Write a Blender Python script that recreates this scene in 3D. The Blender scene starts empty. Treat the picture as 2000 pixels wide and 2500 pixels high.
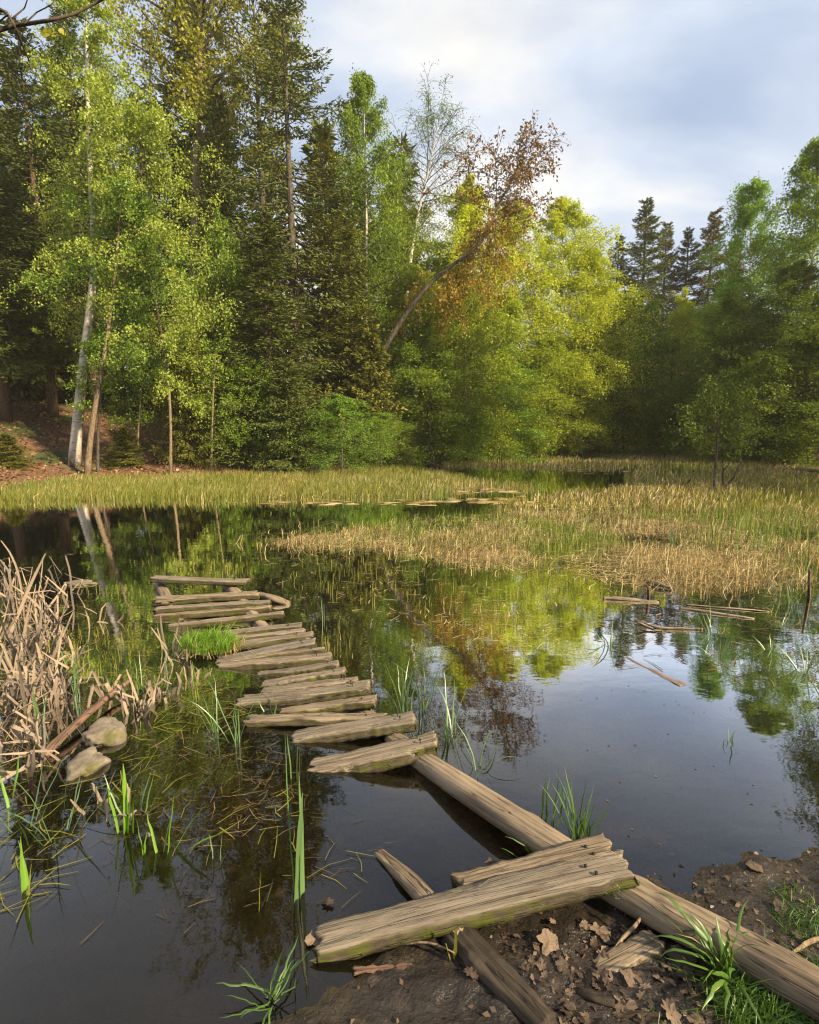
import bpy, math, random
import numpy as np
from mathutils import Vector, Matrix, Quaternion

S = bpy.context.scene
COL = S.collection
R = math.radians

# ------------------------------------------------------------------ camera
F_PX, CX, CY = 1344.0, 1000.0, 1250.0          # lens in pixels of the 2000 x 2500 photograph
PITCH, CAM_H = R(8.7), 1.6
cam_d = bpy.data.cameras.new('camera')
cam_d.sensor_fit = 'VERTICAL'; cam_d.sensor_height = 36.0
cam_d.lens = 36.0 * F_PX / 2500.0
cam_d.clip_start = 0.05; cam_d.clip_end = 2000.0
cam = bpy.data.objects.new('camera', cam_d)
cam.location = (0, 0, CAM_H); cam.rotation_euler = (R(90) - PITCH, 0, 0)
COL.objects.link(cam); S.camera = cam

# ------------------------------------------------------------------ sky, sun, exposure
SUN_AZ, SUN_EL = R(123), R(35)
w = bpy.data.worlds.new('World'); S.world = w; w.use_nodes = True
nt = w.node_tree; nt.nodes.clear()
def N(t, **k):
    n = nt.nodes.new(t)
    for a, v in k.items(): setattr(n, a, v)
    return n
out = N('ShaderNodeOutputWorld')
sky = N('ShaderNodeTexSky'); sky.sky_type = 'NISHITA'; sky.sun_disc = False
sky.sun_elevation = SUN_EL; sky.sun_rotation = SUN_AZ
bg1 = N('ShaderNodeBackground'); bg1.inputs[1].default_value = 0.07
nt.links.new(sky.outputs[0], bg1.inputs[0])
tc = N('ShaderNodeTexCoord')
sep = N('ShaderNodeSeparateXYZ'); nt.links.new(tc.outputs['Generated'], sep.inputs[0])
def M(op, a, b=None):
    n = N('ShaderNodeMath', operation=op)
    for i, v in enumerate((a, b)):
        if v is None: continue
        if isinstance(v, (int, float)): n.inputs[i].default_value = v
        else: nt.links.new(v, n.inputs[i])
    return n.outputs[0]
zz = M('ADD', M('MAXIMUM', sep.outputs[2], 0.0), 0.22)
cb = N('ShaderNodeCombineXYZ')
nt.links.new(M('DIVIDE', sep.outputs[0], zz), cb.inputs[0]); nt.links.new(M('DIVIDE', sep.outputs[1], zz), cb.inputs[1])
mp = N('ShaderNodeMapping'); mp.inputs['Location'].default_value = (3.4, 1.2, 0); mp.inputs['Rotation'].default_value = (0, 0, R(12)); mp.inputs['Scale'].default_value = (0.85, 1.5, 1)
nt.links.new(cb.outputs[0], mp.inputs[0])
nz = N('ShaderNodeTexNoise'); nz.inputs['Scale'].default_value = 1.15; nz.inputs['Detail'].default_value = 7; nz.inputs['Roughness'].default_value = 0.5; nz.inputs['Distortion'].default_value = 0.35
nt.links.new(mp.outputs[0], nz.inputs[0])
nz2 = N('ShaderNodeTexNoise'); nz2.inputs['Scale'].default_value = 2.6; nz2.inputs['Detail'].default_value = 5; nz2.inputs['Roughness'].default_value = 0.55
nt.links.new(mp.outputs[0], nz2.inputs[0])
ramp = N('ShaderNodeValToRGB'); cr = ramp.color_ramp
cr.elements[0].position = 0.36; cr.elements[0].color = (0.36, 0.45, 0.62, 1)
cr.elements[1].position = 0.68; cr.elements[1].color = (0.93, 0.89, 0.82, 1)
e = cr.elements.new(0.50); e.color = (0.56, 0.63, 0.75, 1)
e = cr.elements.new(0.575); e.color = (0.74, 0.76, 0.79, 1)
nt.links.new(nz.outputs[0], ramp.inputs[0])
bg2 = N('ShaderNodeBackground'); bg2.inputs[1].default_value = 0.56
nt.links.new(ramp.outputs[0], bg2.inputs[0])
cov = N('ShaderNodeMapRange'); cov.inputs[1].default_value = 0.3; cov.inputs[2].default_value = 0.62; cov.inputs[3].default_value = 0.72; cov.inputs[4].default_value = 0.97
nt.links.new(nz2.outputs[0], cov.inputs[0])
mx = N('ShaderNodeMixShader')
nt.links.new(cov.outputs[0], mx.inputs[0]); nt.links.new(bg1.outputs[0], mx.inputs[1]); nt.links.new(bg2.outputs[0], mx.inputs[2])
nt.links.new(mx.outputs[0], out.inputs[0])

sd = bpy.data.lights.new('sun', 'SUN'); sd.energy = 5.0; sd.angle = R(2.0); sd.color = (1.0, 0.83, 0.54)
so = bpy.data.objects.new('sun', sd); COL.objects.link(so)
sun_dir = Vector((math.sin(SUN_AZ) * math.cos(SUN_EL), math.cos(SUN_AZ) * math.cos(SUN_EL), math.sin(SUN_EL)))
so.rotation_euler = (-sun_dir).to_track_quat('-Z', 'Y').to_euler(); so.location = sun_dir * 60

S.view_settings.view_transform = 'Standard'; S.view_settings.look = 'None'
S.view_settings.gamma = 1.0; S.view_settings.use_curve_mapping = False
S.view_settings.exposure = 1.25
S.render.engine = 'CYCLES'
S.cycles.use_denoising = True; S.cycles.filter_width = 1.2
S.cycles.max_bounces = 8; S.cycles.diffuse_bounces = 3; S.cycles.glossy_bounces = 3
S.cycles.transmission_bounces = 5; S.cycles.transparent_max_bounces = 12
S.cycles.caustics_reflective = False; S.cycles.caustics_refractive = False
S.cycles.sample_clamp_indirect = 4.0

# ------------------------------------------------------------------ helpers
CP, SP = math.cos(PITCH), math.sin(PITCH)
def ray(px, py):
    u, v = (px - CX) / F_PX, (py - CY) / F_PX
    return np.array((u, CP - v * SP, -SP - v * CP))
def at(px, py, Y):
    d = ray(px, py); k = Y / d[1]
    return np.array((0, 0, CAM_H)) + d * k
def gz(px, py, z=0.0):
    d = ray(px, py); k = (z - CAM_H) / d[2]
    return np.array((0, 0, CAM_H)) + d * k

def _hash(ix, iy, s):
    n = (ix.astype(np.int64) * 374761393 + iy.astype(np.int64) * 668265263 + s * 982451653) & 0x7fffffff
    n = ((n ^ (n >> 13)) * 1274126177) & 0x7fffffff
    n = n ^ (n >> 16)
    return (n & 0xffff) / 65535.0
def vnoise(x, y, s=0):
    x = np.asarray(x, float); y = np.asarray(y, float)
    ix, iy = np.floor(x), np.floor(y); fx, fy = x - ix, y - iy
    fx = fx * fx * (3 - 2 * fx); fy = fy * fy * (3 - 2 * fy)
    a = _hash(ix, iy, s); b = _hash(ix + 1, iy, s); c = _hash(ix, iy + 1, s); d = _hash(ix + 1, iy + 1, s)
    return (a + (b - a) * fx) * (1 - fy) + (c + (d - c) * fx) * fy - 0.5
def fbm(x, y, o=4, s=0):
    t = 0; a = 1.0
    for i in range(o):
        t = t + a * vnoise(x * 2 ** i + 17.3 * i, y * 2 ** i - 9.1 * i, s + i); a *= 0.5
    return t
def sstep(a, b, x):
    t = np.clip((x - a) / (b - a), 0, 1); return t * t * (3 - 2 * t)

class MB:
    """collects vertices and faces of one mesh"""
    def __init__(self): self.v = []; self.f = []; self.n = 0
    def add(self, V, Fc):
        V = np.asarray(V, np.float32).reshape(-1, 3); Fc = np.asarray(Fc, np.int32)
        self.v.append(V); self.f.append(Fc + self.n); self.n += len(V)
    def tube(self, P, rad, seg=6, cap=True, flat=None):
        P = np.asarray(P, float); n = len(P); rad = np.broadcast_to(np.asarray(rad, float), (n,))
        T = np.gradient(P, axis=0); T /= np.linalg.norm(T, axis=1)[:, None] + 1e-9
        ref = np.array((0, 0, 1.0)) if abs(T[0][2]) < 0.8 else np.array((1.0, 0, 0))
        U = np.cross(T, ref); U /= np.linalg.norm(U, axis=1)[:, None] + 1e-9
        W = np.cross(T, U)
        a = np.arange(seg) * 2 * np.pi / seg
        V = P[:, None, :] + rad[:, None, None] * (np.cos(a)[None, :, None] * U[:, None, :] + np.sin(a)[None, :, None] * W[:, None, :])
        i = np.arange(n - 1)[:, None] * seg; j = np.arange(seg)[None, :]; k = (j + 1) % seg
        q = np.stack([i + j, i + k, i + seg + k, i + seg + j], -1).reshape(-1, 4)
        self.add(V, q)
        if cap:
            b = self.n - n * seg
            self.f.append(np.array([[b + x for x in range(seg)][::-1]], np.int32))
            self.f.append(np.array([[b + (n - 1) * seg + x for x in range(seg)]], np.int32))
    def ribbon(self, P, wid, side, fold=0.0):
        """a leaf blade: centre line P, half widths wid, side directions"""
        P = np.asarray(P, float); n = len(P); wid = np.asarray(wid, float)[:, None]
        side = np.broadcast_to(np.asarray(side, float), P.shape)
        T = np.gradient(P, axis=0); Nn = np.cross(side, T); Nn /= np.linalg.norm(Nn, axis=1)[:, None] + 1e-9
        if fold:
            V = np.concatenate([P - side * wid + Nn * wid * fold, P, P + side * wid + Nn * wid * fold], 1).reshape(-1, 3)
            i = np.arange(n - 1)[:, None] * 3; j = np.arange(2)[None, :]
            q = np.stack([i + j, i + j + 1, i + 4 + j, i + 3 + j], -1).reshape(-1, 4)
        else:
            V = np.concatenate([P - side * wid, P + side * wid], 1).reshape(-1, 3)
            i = np.arange(n - 1) * 2
            q = np.stack([i, i + 1, i + 3, i + 2], -1)
        self.add(V, q)
    def data(self, name, mat, smooth=True):
        me = bpy.data.meshes.new(name)
        if not self.v: return me
        V = np.concatenate(self.v)
        me.vertices.add(len(V)); me.vertices.foreach_set('co', V.ravel())
        li = np.concatenate([f.ravel() for f in self.f]); cnt = np.concatenate([np.full(len(f), f.shape[1], np.int32) for f in self.f])
        st = np.concatenate([[0], np.cumsum(cnt)[:-1]]).astype(np.int32)
        me.loops.add(len(li)); me.loops.foreach_set('vertex_index', li.astype(np.int32))
        me.polygons.add(len(cnt)); me.polygons.foreach_set('loop_start', st); me.polygons.foreach_set('loop_total', cnt)
        if smooth: me.polygons.foreach_set('use_smooth', np.ones(len(cnt), bool))
        me.update(calc_edges=True)
        if mat: me.materials.append(mat)
        return me

def obj(name, data, parent=None, loc=(0, 0, 0), rot=(0, 0, 0), scale=(1, 1, 1)):
    o = bpy.data.objects.new(name, data); COL.objects.link(o)
    o.parent = parent; o.location = loc; o.rotation_euler = rot; o.scale = scale
    return o
def tag(o, label, cat=None, group=None, kind=None):
    o['label'] = label
    if cat: o['category'] = cat
    if group: o['group'] = group
    if kind: o['kind'] = kind
    return o
def thing(name, label, cat, loc=(0, 0, 0), rz=0, group=None, scale=(1, 1, 1)):
    return tag(obj(name, None, None, loc, (0, 0, rz), scale), label, cat, group)

# ------------------------------------------------------------------ materials
class Mat:
    def __init__(self, name):
        self.m = bpy.data.materials.new(name); self.m.use_nodes = True
        self.t = self.m.node_tree; self.t.nodes.clear()
        self.out = self.n('ShaderNodeOutputMaterial')
    def n(self, t, ins=None, **k):
        x = self.t.nodes.new(t)
        for a, v in k.items(): setattr(x, a, v)
        for key, v in (ins or {}).items(): self.set(x.inputs[key], v)
        return x
    def set(self, sock, v):
        if isinstance(v, bpy.types.NodeSocket): self.t.links.new(v, sock)
        else: sock.default_value = v
    def math(self, op, a, b=0.0, clamp=False):
        x = self.n('ShaderNodeMath', {0: a, 1: b}, operation=op); x.use_clamp = clamp; return x.outputs[0]
    def rng(self, v, a, b, c=0.0, d=1.0):
        return self.n('ShaderNodeMapRange', {0: v, 1: a, 2: b, 3: c, 4: d}).outputs[0]
    def mix(self, f, a, b, blend='MIX'):
        x = self.n('ShaderNodeMix', data_type='RGBA', blend_type=blend)
        self.set(x.inputs[0], f); self.set(x.inputs[6], c4(a)); self.set(x.inputs[7], c4(b)); return x.outputs[2]
    def noise(self, vec, scale, detail=4, rough=0.55, dist=0.0):
        x = self.n('ShaderNodeTexNoise', {'Scale': scale, 'Detail': detail, 'Roughness': rough, 'Distortion': dist})
        if vec is not None: self.set(x.inputs[0], vec)
        return x.outputs[0]
    def mapping(self, vec, scale=(1, 1, 1), rot=(0, 0, 0)):
        return self.n('ShaderNodeMapping', {0: vec, 'Scale': scale, 'Rotation': rot}).outputs[0]
    def coord(self, which='Object'): return self.n('ShaderNodeTexCoord').outputs[which]
    def bump(self, h, strength=0.5, dist=0.01):
        return self.n('ShaderNodeBump', {'Height': h, 'Strength': strength, 'Distance': dist}).outputs[0]
    def bsdf(self, col, rough=0.8, normal=None, spec=0.3, **k):
        x = self.n('ShaderNodeBsdfPrincipled', {'Base Color': c4(col), 'Roughness': rough, 'Specular IOR Level': spec})
        if normal is not None: self.set(x.inputs['Normal'], normal)
        for a, v in k.items(): self.set(x.inputs[a], v)
        self.t.links.new(x.outputs[0], self.out.inputs[0]); return x
def c4(c):
    if isinstance(c, bpy.types.NodeSocket): return c
    return (*c, 1.0) if len(c) == 3 else c

def leaf_mat(name, c1, c2, transl=0.38, gloss=0.05, c3=None):
    m = Mat(name)
    r = m.n('ShaderNodeNewGeometry').outputs['Random Per Island']
    col = m.mix(r, c1, c2)
    oi = m.n('ShaderNodeObjectInfo').outputs['Random']
    if c3 is not None:
        f = m.noise(m.coord('Object'), 0.55, 2, 0.5)
        col = m.mix(m.rng(f, 0.45, 0.62), col, c3)
    v = m.rng(oi, 0, 1, 0.88, 1.12)
    hsv = m.n('ShaderNodeHueSaturation', {'Hue': 0.5, 'Saturation': 1.0, 'Value': v, 'Color': col})
    d = m.n('ShaderNodeBsdfDiffuse', {0: hsv.outputs[0]})
    tcol = m.mix(1.0, hsv.outputs[0], (1.0, 1.05, 0.55), 'MULTIPLY')
    t = m.n('ShaderNodeBsdfTranslucent', {0: tcol})
    mx = m.n('ShaderNodeMixShader', {0: transl, 1: d.outputs[0], 2: t.outputs[0]})
    g = m.n('ShaderNodeBsdfGlossy', {0: (1, 1, 1, 1), 'Roughness': 0.45})
    mx2 = m.n('ShaderNodeMixShader', {0: gloss, 1: mx.outputs[0], 2: g.outputs[0]})
    m.t.links.new(mx2.outputs[0], m.out.inputs[0])
    return m.m

def bark_mat(name, c1, c2, scale=(9, 9, 2.2), bump=0.6, moss=None):
    m = Mat(name); v = m.coord('Object')
    n = m.noise(m.mapping(v, scale), 3.0, 6, 0.65)
    col = m.mix(m.rng(n, 0.38, 0.64), c1, c2)
    if moss: col = m.mix(m.rng(m.noise(v, 2.2, 4), 0.55, 0.68), col, moss)
    m.bsdf(col, 0.9, m.bump(n, bump, 0.03), 0.15); return m.m

def birch_bark():
    m = Mat('birch_bark'); v = m.coord('Object')
    base = m.mix(m.noise(m.mapping(v, (3, 3, 1)), 1.6, 4), (0.40, 0.33, 0.27), (0.62, 0.56, 0.48))
    band = m.noise(m.mapping(v, (2.2, 2.2, 17)), 1.7, 4, 0.6)
    col = m.mix(m.rng(band, 0.60, 0.68), base, (0.10, 0.075, 0.06))
    z = m.n('ShaderNodeSeparateXYZ', {0: v}).outputs[2]
    low = m.math('MULTIPLY', m.rng(z, 0.9, 0.0), m.rng(m.noise(m.mapping(v, (5, 5, 2)), 2.5, 5), 0.36, 0.60))
    col = m.mix(low, col, (0.055, 0.04, 0.032))
    m.bsdf(col, 0.75, m.bump(band, 0.4, 0.02), 0.2); return m.m

def straw_mat(name, c1, c2, c3):
    m = Mat(name)
    r = m.n('ShaderNodeNewGeometry').outputs['Random Per Island']
    col = m.mix(m.rng(r, 0.0, 0.6), c1, c2); col = m.mix(m.rng(r, 0.6, 1.0), col, c3)
    d = m.n('ShaderNodeBsdfDiffuse', {0: col}); t = m.n('ShaderNodeBsdfTranslucent', {0: col})
    mx = m.n('ShaderNodeMixShader', {0: 0.22, 1: d.outputs[0], 2: t.outputs[0]})
    m.t.links.new(mx.outputs[0], m.out.inputs[0]); return m.m

def wood_mat(name, light, dark, moss=0.5):
    m = Mat(name); v = m.coord('Object')
    oi = m.n('ShaderNodeObjectInfo').outputs['Random']
    off = m.n('ShaderNodeVectorMath', {0: v, 1: m.n('ShaderNodeCombineXYZ', {0: m.math('MULTIPLY', oi, 37.0), 1: m.math('MULTIPLY', oi, 11.0), 2: 0.0}).outputs[0]}, operation='ADD').outputs[0]
    gr = m.noise(m.mapping(off, (2.2, 60, 40)), 1.6, 6, 0.68, 0.5)
    big = m.noise(m.mapping(off, (2.5, 9, 9)), 1.5, 4, 0.6)
    fine = m.noise(m.mapping(off, (14, 150, 150)), 1.2, 4, 0.7)
    col = m.mix(m.rng(gr, 0.24, 0.62), dark, light)
    col = m.mix(m.math('MULTIPLY', m.rng(big, 0.42, 0.72), 0.6), col, tuple(x * 1.3 + 0.01 for x in light))
    col = m.mix(m.math('MULTIPLY', m.rng(fine, 0.50, 0.66), 0.42), col, dark)
    crk = m.noise(m.mapping(off, (1.1, 34, 30)), 1.3, 3, 0.5, 0.8)
    crack = m.rng(m.math('ABSOLUTE', m.math('SUBTRACT', crk, 0.5)), 0.026, 0.004)
    col = m.mix(m.math('MULTIPLY', crack, 0.6), col, (0.025, 0.018, 0.012))
    kn = m.n('ShaderNodeTexVoronoi', {0: m.mapping(off, (3.2, 7.5, 7.5)), 'Scale': 1.0}).outputs['Distance']
    col = m.mix(m.rng(kn, 0.16, 0.05), col, (0.06, 0.038, 0.022))
    grey = m.mix(m.rng(gr, 0.3, 0.66), (0.07, 0.062, 0.054), (0.25, 0.225, 0.19))
    col = m.mix(m.rng(m.noise(m.n('ShaderNodeCombineXYZ', {0: m.math('MULTIPLY', oi, 91.0)}).outputs[0], 1.0, 0), 0.3, 0.7, 0.0, 0.45), col, grey)
    spot = m.noise(m.mapping(off, (14, 40, 40)), 2.0, 5, 0.7)
    col = m.mix(m.math('MULTIPLY', m.rng(spot, 0.60, 0.72), 0.6), col, (0.045, 0.036, 0.026))
    # moss grows on the sides that keep damp
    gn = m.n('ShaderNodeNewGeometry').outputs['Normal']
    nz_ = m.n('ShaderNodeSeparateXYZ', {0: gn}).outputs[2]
    alg = m.mix(m.rng(spot, 0.4, 0.62), (0.022, 0.018, 0.010), (0.070, 0.052, 0.030))      # side faces darkened: algae and rot, with their shade painted in
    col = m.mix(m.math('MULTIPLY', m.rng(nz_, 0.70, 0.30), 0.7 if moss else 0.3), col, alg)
    mn = m.noise(m.mapping(off, (5, 14, 14)), 2.2, 6, 0.7)
    mf = m.math('MULTIPLY', m.rng(nz_, 0.62, 0.2), m.rng(mn, 0.47, 0.60))
    col = m.mix(m.math('MULTIPLY', mf, moss), col, m.mix(fine, (0.05, 0.06, 0.008), (0.11, 0.12, 0.012)))
    h = m.math('SUBTRACT', m.math('ADD', gr, m.math('MULTIPLY', fine, 0.5)), crack)
    m.bsdf(col, 0.85, m.bump(h, 0.65, 0.006), 0.15); return m.m

# ------------------------------------------------------------------ terrain
_sh = [gz(*p) for p in ((-700, 1205), (-300, 1205), (0, 1198), (180, 1172), (500, 1160), (800, 1150), (960, 1141), (1060, 1118), (1200, 1104), (1450, 1100), (1700, 1104), (1850, 1118), (2000, 1130), (2300, 1150))]
SH_AZ = np.array([math.atan2(p[0], p[1]) for p in _sh]); SH_R = np.array([math.hypot(p[0], p[1]) for p in _sh])
_ns = [gz(*p) for p in ((500, 2600), (760, 2500), (900, 2420), (1030, 2345), (1330, 2240), (1600, 2192), (1700, 2160), (1850, 2128), (2000, 2112), (2300, 2090))]
NS_X = np.array([-1.6] + [p[0] for p in _ns] + [2.6, 6, 12]); NS_Y = np.array([0.9] + [p[1] for p in _ns] + [2.9, 6.0, 10.0])
def hz(x, y):
    x = np.asarray(x, float); y = np.asarray(y, float)
    r = np.hypot(x, y); az = np.arctan2(x, np.maximum(y, 0.01))
    rs = np.interp(az, SH_AZ, SH_R) + 0.9 * fbm(x * 0.35, y * 0.35, 3, 5)
    df = r - rs                                     # > 0 : on the far bank
    yn = np.interp(x, NS_X, NS_Y) + 0.10 * fbm(x * 2.2, y * 2.2, 3, 8)
    dn = yn - y                                     # > 0 : on the near bank
    left = sstep(-0.10, -0.42, az)
    bank = 0.10 * np.clip(df, 0, 3) + left * 2.2 * sstep(0.5, 13, df) + 0.5 * sstep(2, 25, df) + 0.25 * fbm(x * 0.25, y * 0.25, 3, 2) * sstep(1, 8, df)
    depth = -np.minimum(np.minimum(0.05 + 0.10 * np.maximum(-df, 0), 0.035 + 0.11 * np.maximum(-dn, 0)), 0.65)
    near = np.minimum(0.012 + 0.06 * dn, 0.09) + 0.018 * fbm(x * 3, y * 3, 3, 3)
    h = np.where(df > 0, np.maximum(bank, np.minimum(-0.05 + df * 0.2, 0.12)), depth)
    h = np.where((dn > -0.25) & (y < 9), np.where(dn > 0, near, h + (near - h) * sstep(-0.25, 0.0, dn)), h)
    rough = sstep(6.0, 3.0, r)
    h = h + rough * (0.016 * fbm(x * 7, y * 7, 4, 21) + 0.012 * fbm(x * 30, y * 30, 3, 31))
    return h
def ground(px, py, lift=0.0):
    """where the line of sight of a photograph point meets the ground"""
    d = ray(px, py); k = np.linspace(0.5, 90, 6000)
    P = np.array((0, 0, CAM_H)) + d[None] * k[:, None]
    below = P[:, 2] < np.maximum(hz(P[:, 0], P[:, 1]), -0.02)
    i = int(np.argmax(below)) if below.any() else len(k) - 1
    return P[i]

def spread(lo, hi, n, c, p):
    u = np.linspace(-1, 1, n); s = np.sign(u) * np.abs(u) ** p
    return np.where(s < 0, c + s * (c - lo), c + s * (hi - c))
gx = np.unique(np.concatenate([spread(-260, 260, 200, 0.3, 3.4), np.linspace(-2.2, 2.4, 160)]))
gy = np.unique(np.concatenate([np.linspace(-30, 0.6, 12), np.linspace(0.8, 3.2, 120), 3.2 + np.linspace(0, 1, 180) ** 2.6 * 380]))
X, Y = np.meshgrid(gx, gy); Z = hz(X, Y)
b = MB(); V = np.stack([X, Y, Z], -1).reshape(-1, 3)
nx_, ny_ = len(gx), len(gy)
ii = (np.arange(ny_ - 1)[:, None] * nx_ + np.arange(nx_ - 1)[None, :]).ravel()
b.add(V, np.stack([ii, ii + 1, ii + nx_ + 1, ii + nx_], -1))

m = Mat('forest_floor_and_mud'); v = m.coord('Object')
sx = m.n('ShaderNodeSeparateXYZ', {0: v})
n1 = m.noise(v, 3.0, 8, 0.65); n2 = m.noise(v, 22.0, 6, 0.6); n3 = m.noise(v, 0.5, 3, 0.5); n4 = m.noise(v, 90.0, 4, 0.6)
mud = m.mix(m.rng(n1, 0.35, 0.65), (0.013, 0.010, 0.008), (0.034, 0.026, 0.020))
mud = m.mix(m.rng(n2, 0.52, 0.70), mud, (0.055, 0.041, 0.030))
litter = m.mix(m.rng(n2, 0.38, 0.62), (0.05, 0.026, 0.014), (0.20, 0.105, 0.055))
litter = m.mix(m.rng(n3, 0.52, 0.62), litter, (0.05, 0.065, 0.014))
muck = m.mix(m.rng(n1, 0.4, 0.6), (0.035, 0.025, 0.010), (0.115, 0.080, 0.030))
far = m.rng(sx.outputs[1], 6.5, 9.0)
land = m.mix(far, mud, litter)
col = m.mix(m.rng(sx.outputs[2], -0.05, 0.015), muck, land)
wet = m.math('MULTIPLY', m.rng(sx.outputs[2], 0.14, 0.03), m.rng(far, 1.0, 0.0))
rough = m.rng(m.math('MULTIPLY', wet, m.rng(n1, 0.35, 0.6, 0.5, 1.0)), 0, 1, 0.8, 0.16)
m.bsdf(col, rough, m.bump(m.math('ADD', n2, m.math('MULTIPLY', n4, 0.4)), 0.7, 0.02), 0.4)
GROUND_M = m.m
gr = obj('ground', b.data('ground', GROUND_M)); gr['kind'] = 'structure'; gr['label'] = 'muddy pond bank, pond bed and leaf-covered forest floor'

# ------------------------------------------------------------------ water
m = Mat('pond_water'); v = m.coord('Object')
rip = m.math('ADD', m.noise(m.mapping(v, (1.0, 1.6, 1)), 2.2, 3, 0.5), m.math('MULTIPLY', m.noise(m.mapping(v, (1, 1.8, 1)), 11.0, 2, 0.5), 0.14))
bn = m.bump(rip, 0.07, 0.02)
fr = m.n('ShaderNodeFresnel', {'IOR': 1.333, 'Normal': bn}).outputs[0]
gl = m.n('ShaderNodeBsdfGlossy', {0: (0.93, 0.94, 0.95, 1), 'Roughness': 0.018, 'Normal': bn})
trn = m.n('ShaderNodeBsdfTransparent', {0: (0.66, 0.50, 0.27, 1)})
df_ = m.n('ShaderNodeBsdfDiffuse', {0: (0.020, 0.018, 0.012, 1)})
body = m.n('ShaderNodeMixShader', {0: 0.10, 1: trn.outputs[0], 2: df_.outputs[0]})
mxw = m.n('ShaderNodeMixShader', {0: m.math('MULTIPLY', m.math('MULTIPLY', fr, fr), 74.0, True), 1: body.outputs[0], 2: gl.outputs[0]})
m.t.links.new(mxw.outputs[0], m.out.inputs[0])
b = MB(); b.add([(-70, 0.4, 0), (70, 0.4, 0), (70, 60, 0), (-70, 60, 0)], [[0, 1, 2, 3]])
wo = obj('pond_water', b.data('pond_water', m.m)); wo['kind'] = 'structure'; wo['label'] = 'dark still brown pond water mirroring trees and sky'

# ------------------------------------------------------------------ sedge beds (stuff)
rg = np.random.default_rng(11)
DRY = straw_mat('dry_sedge_straw', (0.19, 0.135, 0.045), (0.38, 0.285, 0.125), (0.62, 0.51, 0.30))
SODDEN = straw_mat('sodden_straw', (0.06, 0.042, 0.02), (0.15, 0.105, 0.05), (0.27, 0.19, 0.10))
GRN = leaf_mat('sedge_green', (0.11, 0.17, 0.018), (0.21, 0.25, 0.035), 0.35, 0.02)
OLV = leaf_mat('sedge_olive', (0.19, 0.18, 0.032), (0.29, 0.26, 0.05), 0.3, 0.02)
FRESH = leaf_mat('fresh_grass_green', (0.07, 0.17, 0.012), (0.13, 0.26, 0.02), 0.35, 0.05)
def blades(pts, h, wid, lean, bend, rgen):
    """n blades: triangle-tipped strips of two quads"""
    n = len(pts); a = rgen.uniform(0, 2 * np.pi, n); L = lean * rgen.normal(0, 1, n); B = bend * np.abs(rgen.normal(0, 1, n))
    d = np.stack([np.cos(a), np.sin(a), np.zeros(n)], -1); s = np.stack([-np.sin(a + 0.9), np.cos(a + 0.9), np.zeros(n)], -1)
    up = np.array((0, 0, 1.0)); h = h[:, None]; wd = (wid * rgen.uniform(0.7, 1.3, n))[:, None]
    p1 = pts + h * 0.55 * up + d * (h * 0.5 * L[:, None]); p2 = pts + h * (1 - 0.35 * B[:, None]) * up + d * (h * (L[:, None] + B[:, None]))
    V = np.stack([pts - s * wd, pts + s * wd, p1 + s * wd * 0.8, p1 - s * wd * 0.8, p2 + s * wd * 0.25, p2 - s * wd * 0.25], 1)
    i = np.arange(n)[:, None] * 6
    q = np.concatenate([i + np.array([[0, 1, 2, 3]]), i + np.array([[3, 2, 4, 5]])])
    return V.reshape(-1, 3), q
def leaf_cloud(P, ax, size, rgen, aspect=0.32, fold=0.12):
    n = len(P); r_ = rgen.normal(0, 1, (n, 3)); sd_ = np.cross(ax, r_); sd_ /= np.linalg.norm(sd_, axis=1)[:, None] + 1e-9
    nn = np.cross(ax, sd_); s = size[:, None]
    V = np.stack([P, P + ax * s * 0.45 + sd_ * s * aspect + nn * s * fold, P + ax * s, P + ax * s * 0.45 - sd_ * s * aspect + nn * s * fold], 1).reshape(-1, 3)
    q = (np.arange(n)[:, None] * 4 + np.array([[0, 1, 2, 3]])); return V, q
def in_poly(P, poly):
    x, y = P[:, 0], P[:, 1]; ins = np.zeros(len(P), bool); n = len(poly)
    for i in range(n):
        x1, y1 = poly[i]; x2, y2 = poly[(i + 1) % n]
        c = ((y1 > y) != (y2 > y)); xi = (x2 - x1) * (y - y1) / (y2 - y1 + 1e-12) + x1
        ins ^= c & (x < xi)
    return ins
def bed(poly_px, n, rgen, clump=0.5, thr=-0.1, s=40, fray=0.0):
    poly = np.array([gz(*p)[:2] for p in poly_px]); lo, hi = poly.min(0), poly.max(0)
    out_ = []
    got = 0
    while got < n:
        # denser close by, thinner far off
        P = rgen.uniform(0, 1, (n * 3, 2)); P[:, 1] = P[:, 1] ** 1.5
        P = lo + P * (hi - lo)
        P = P[in_poly(P, poly)]
        f = fbm(P[:, 0] * clump, P[:, 1] * clump, 3, s)
        P = P[f + rgen.normal(0, 0.12, len(P)) > thr]
        out_.append(P); got += len(P)
    P = np.concatenate(out_)[:n]
    if fray: P = P + rgen.normal(0, fray, P.shape) * np.abs(rgen.normal(0, 1, (n, 1)))
    return np.concatenate([P, np.full((n, 1), -0.03)], 1)
MEADOW = ((640, 1330), (840, 1300), (960, 1272), (1150, 1255), (1450, 1245), (1720, 1240), (2200, 1230), (2250, 1440), (1900, 1420), (1700, 1425), (1560, 1432), (1400, 1408), (1200, 1392), (960, 1340))
BACKM = ((1180, 1245), (1300, 1215), (1540, 1188), (1520, 1165), (1560, 1150), (1300, 1142), (1080, 1138), (1080, 1100), (2300, 1100), (2300, 1260))
BAND = ((-300, 1245), (60, 1228), (300, 1223), (600, 1222), (900, 1218), (1150, 1213), (1290, 1202), (1310, 1192), (1150, 1175), (1060, 1152), (960, 1140), (800, 1148), (500, 1158), (180, 1168), (0, 1190), (-300, 1200))
beds = []
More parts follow.
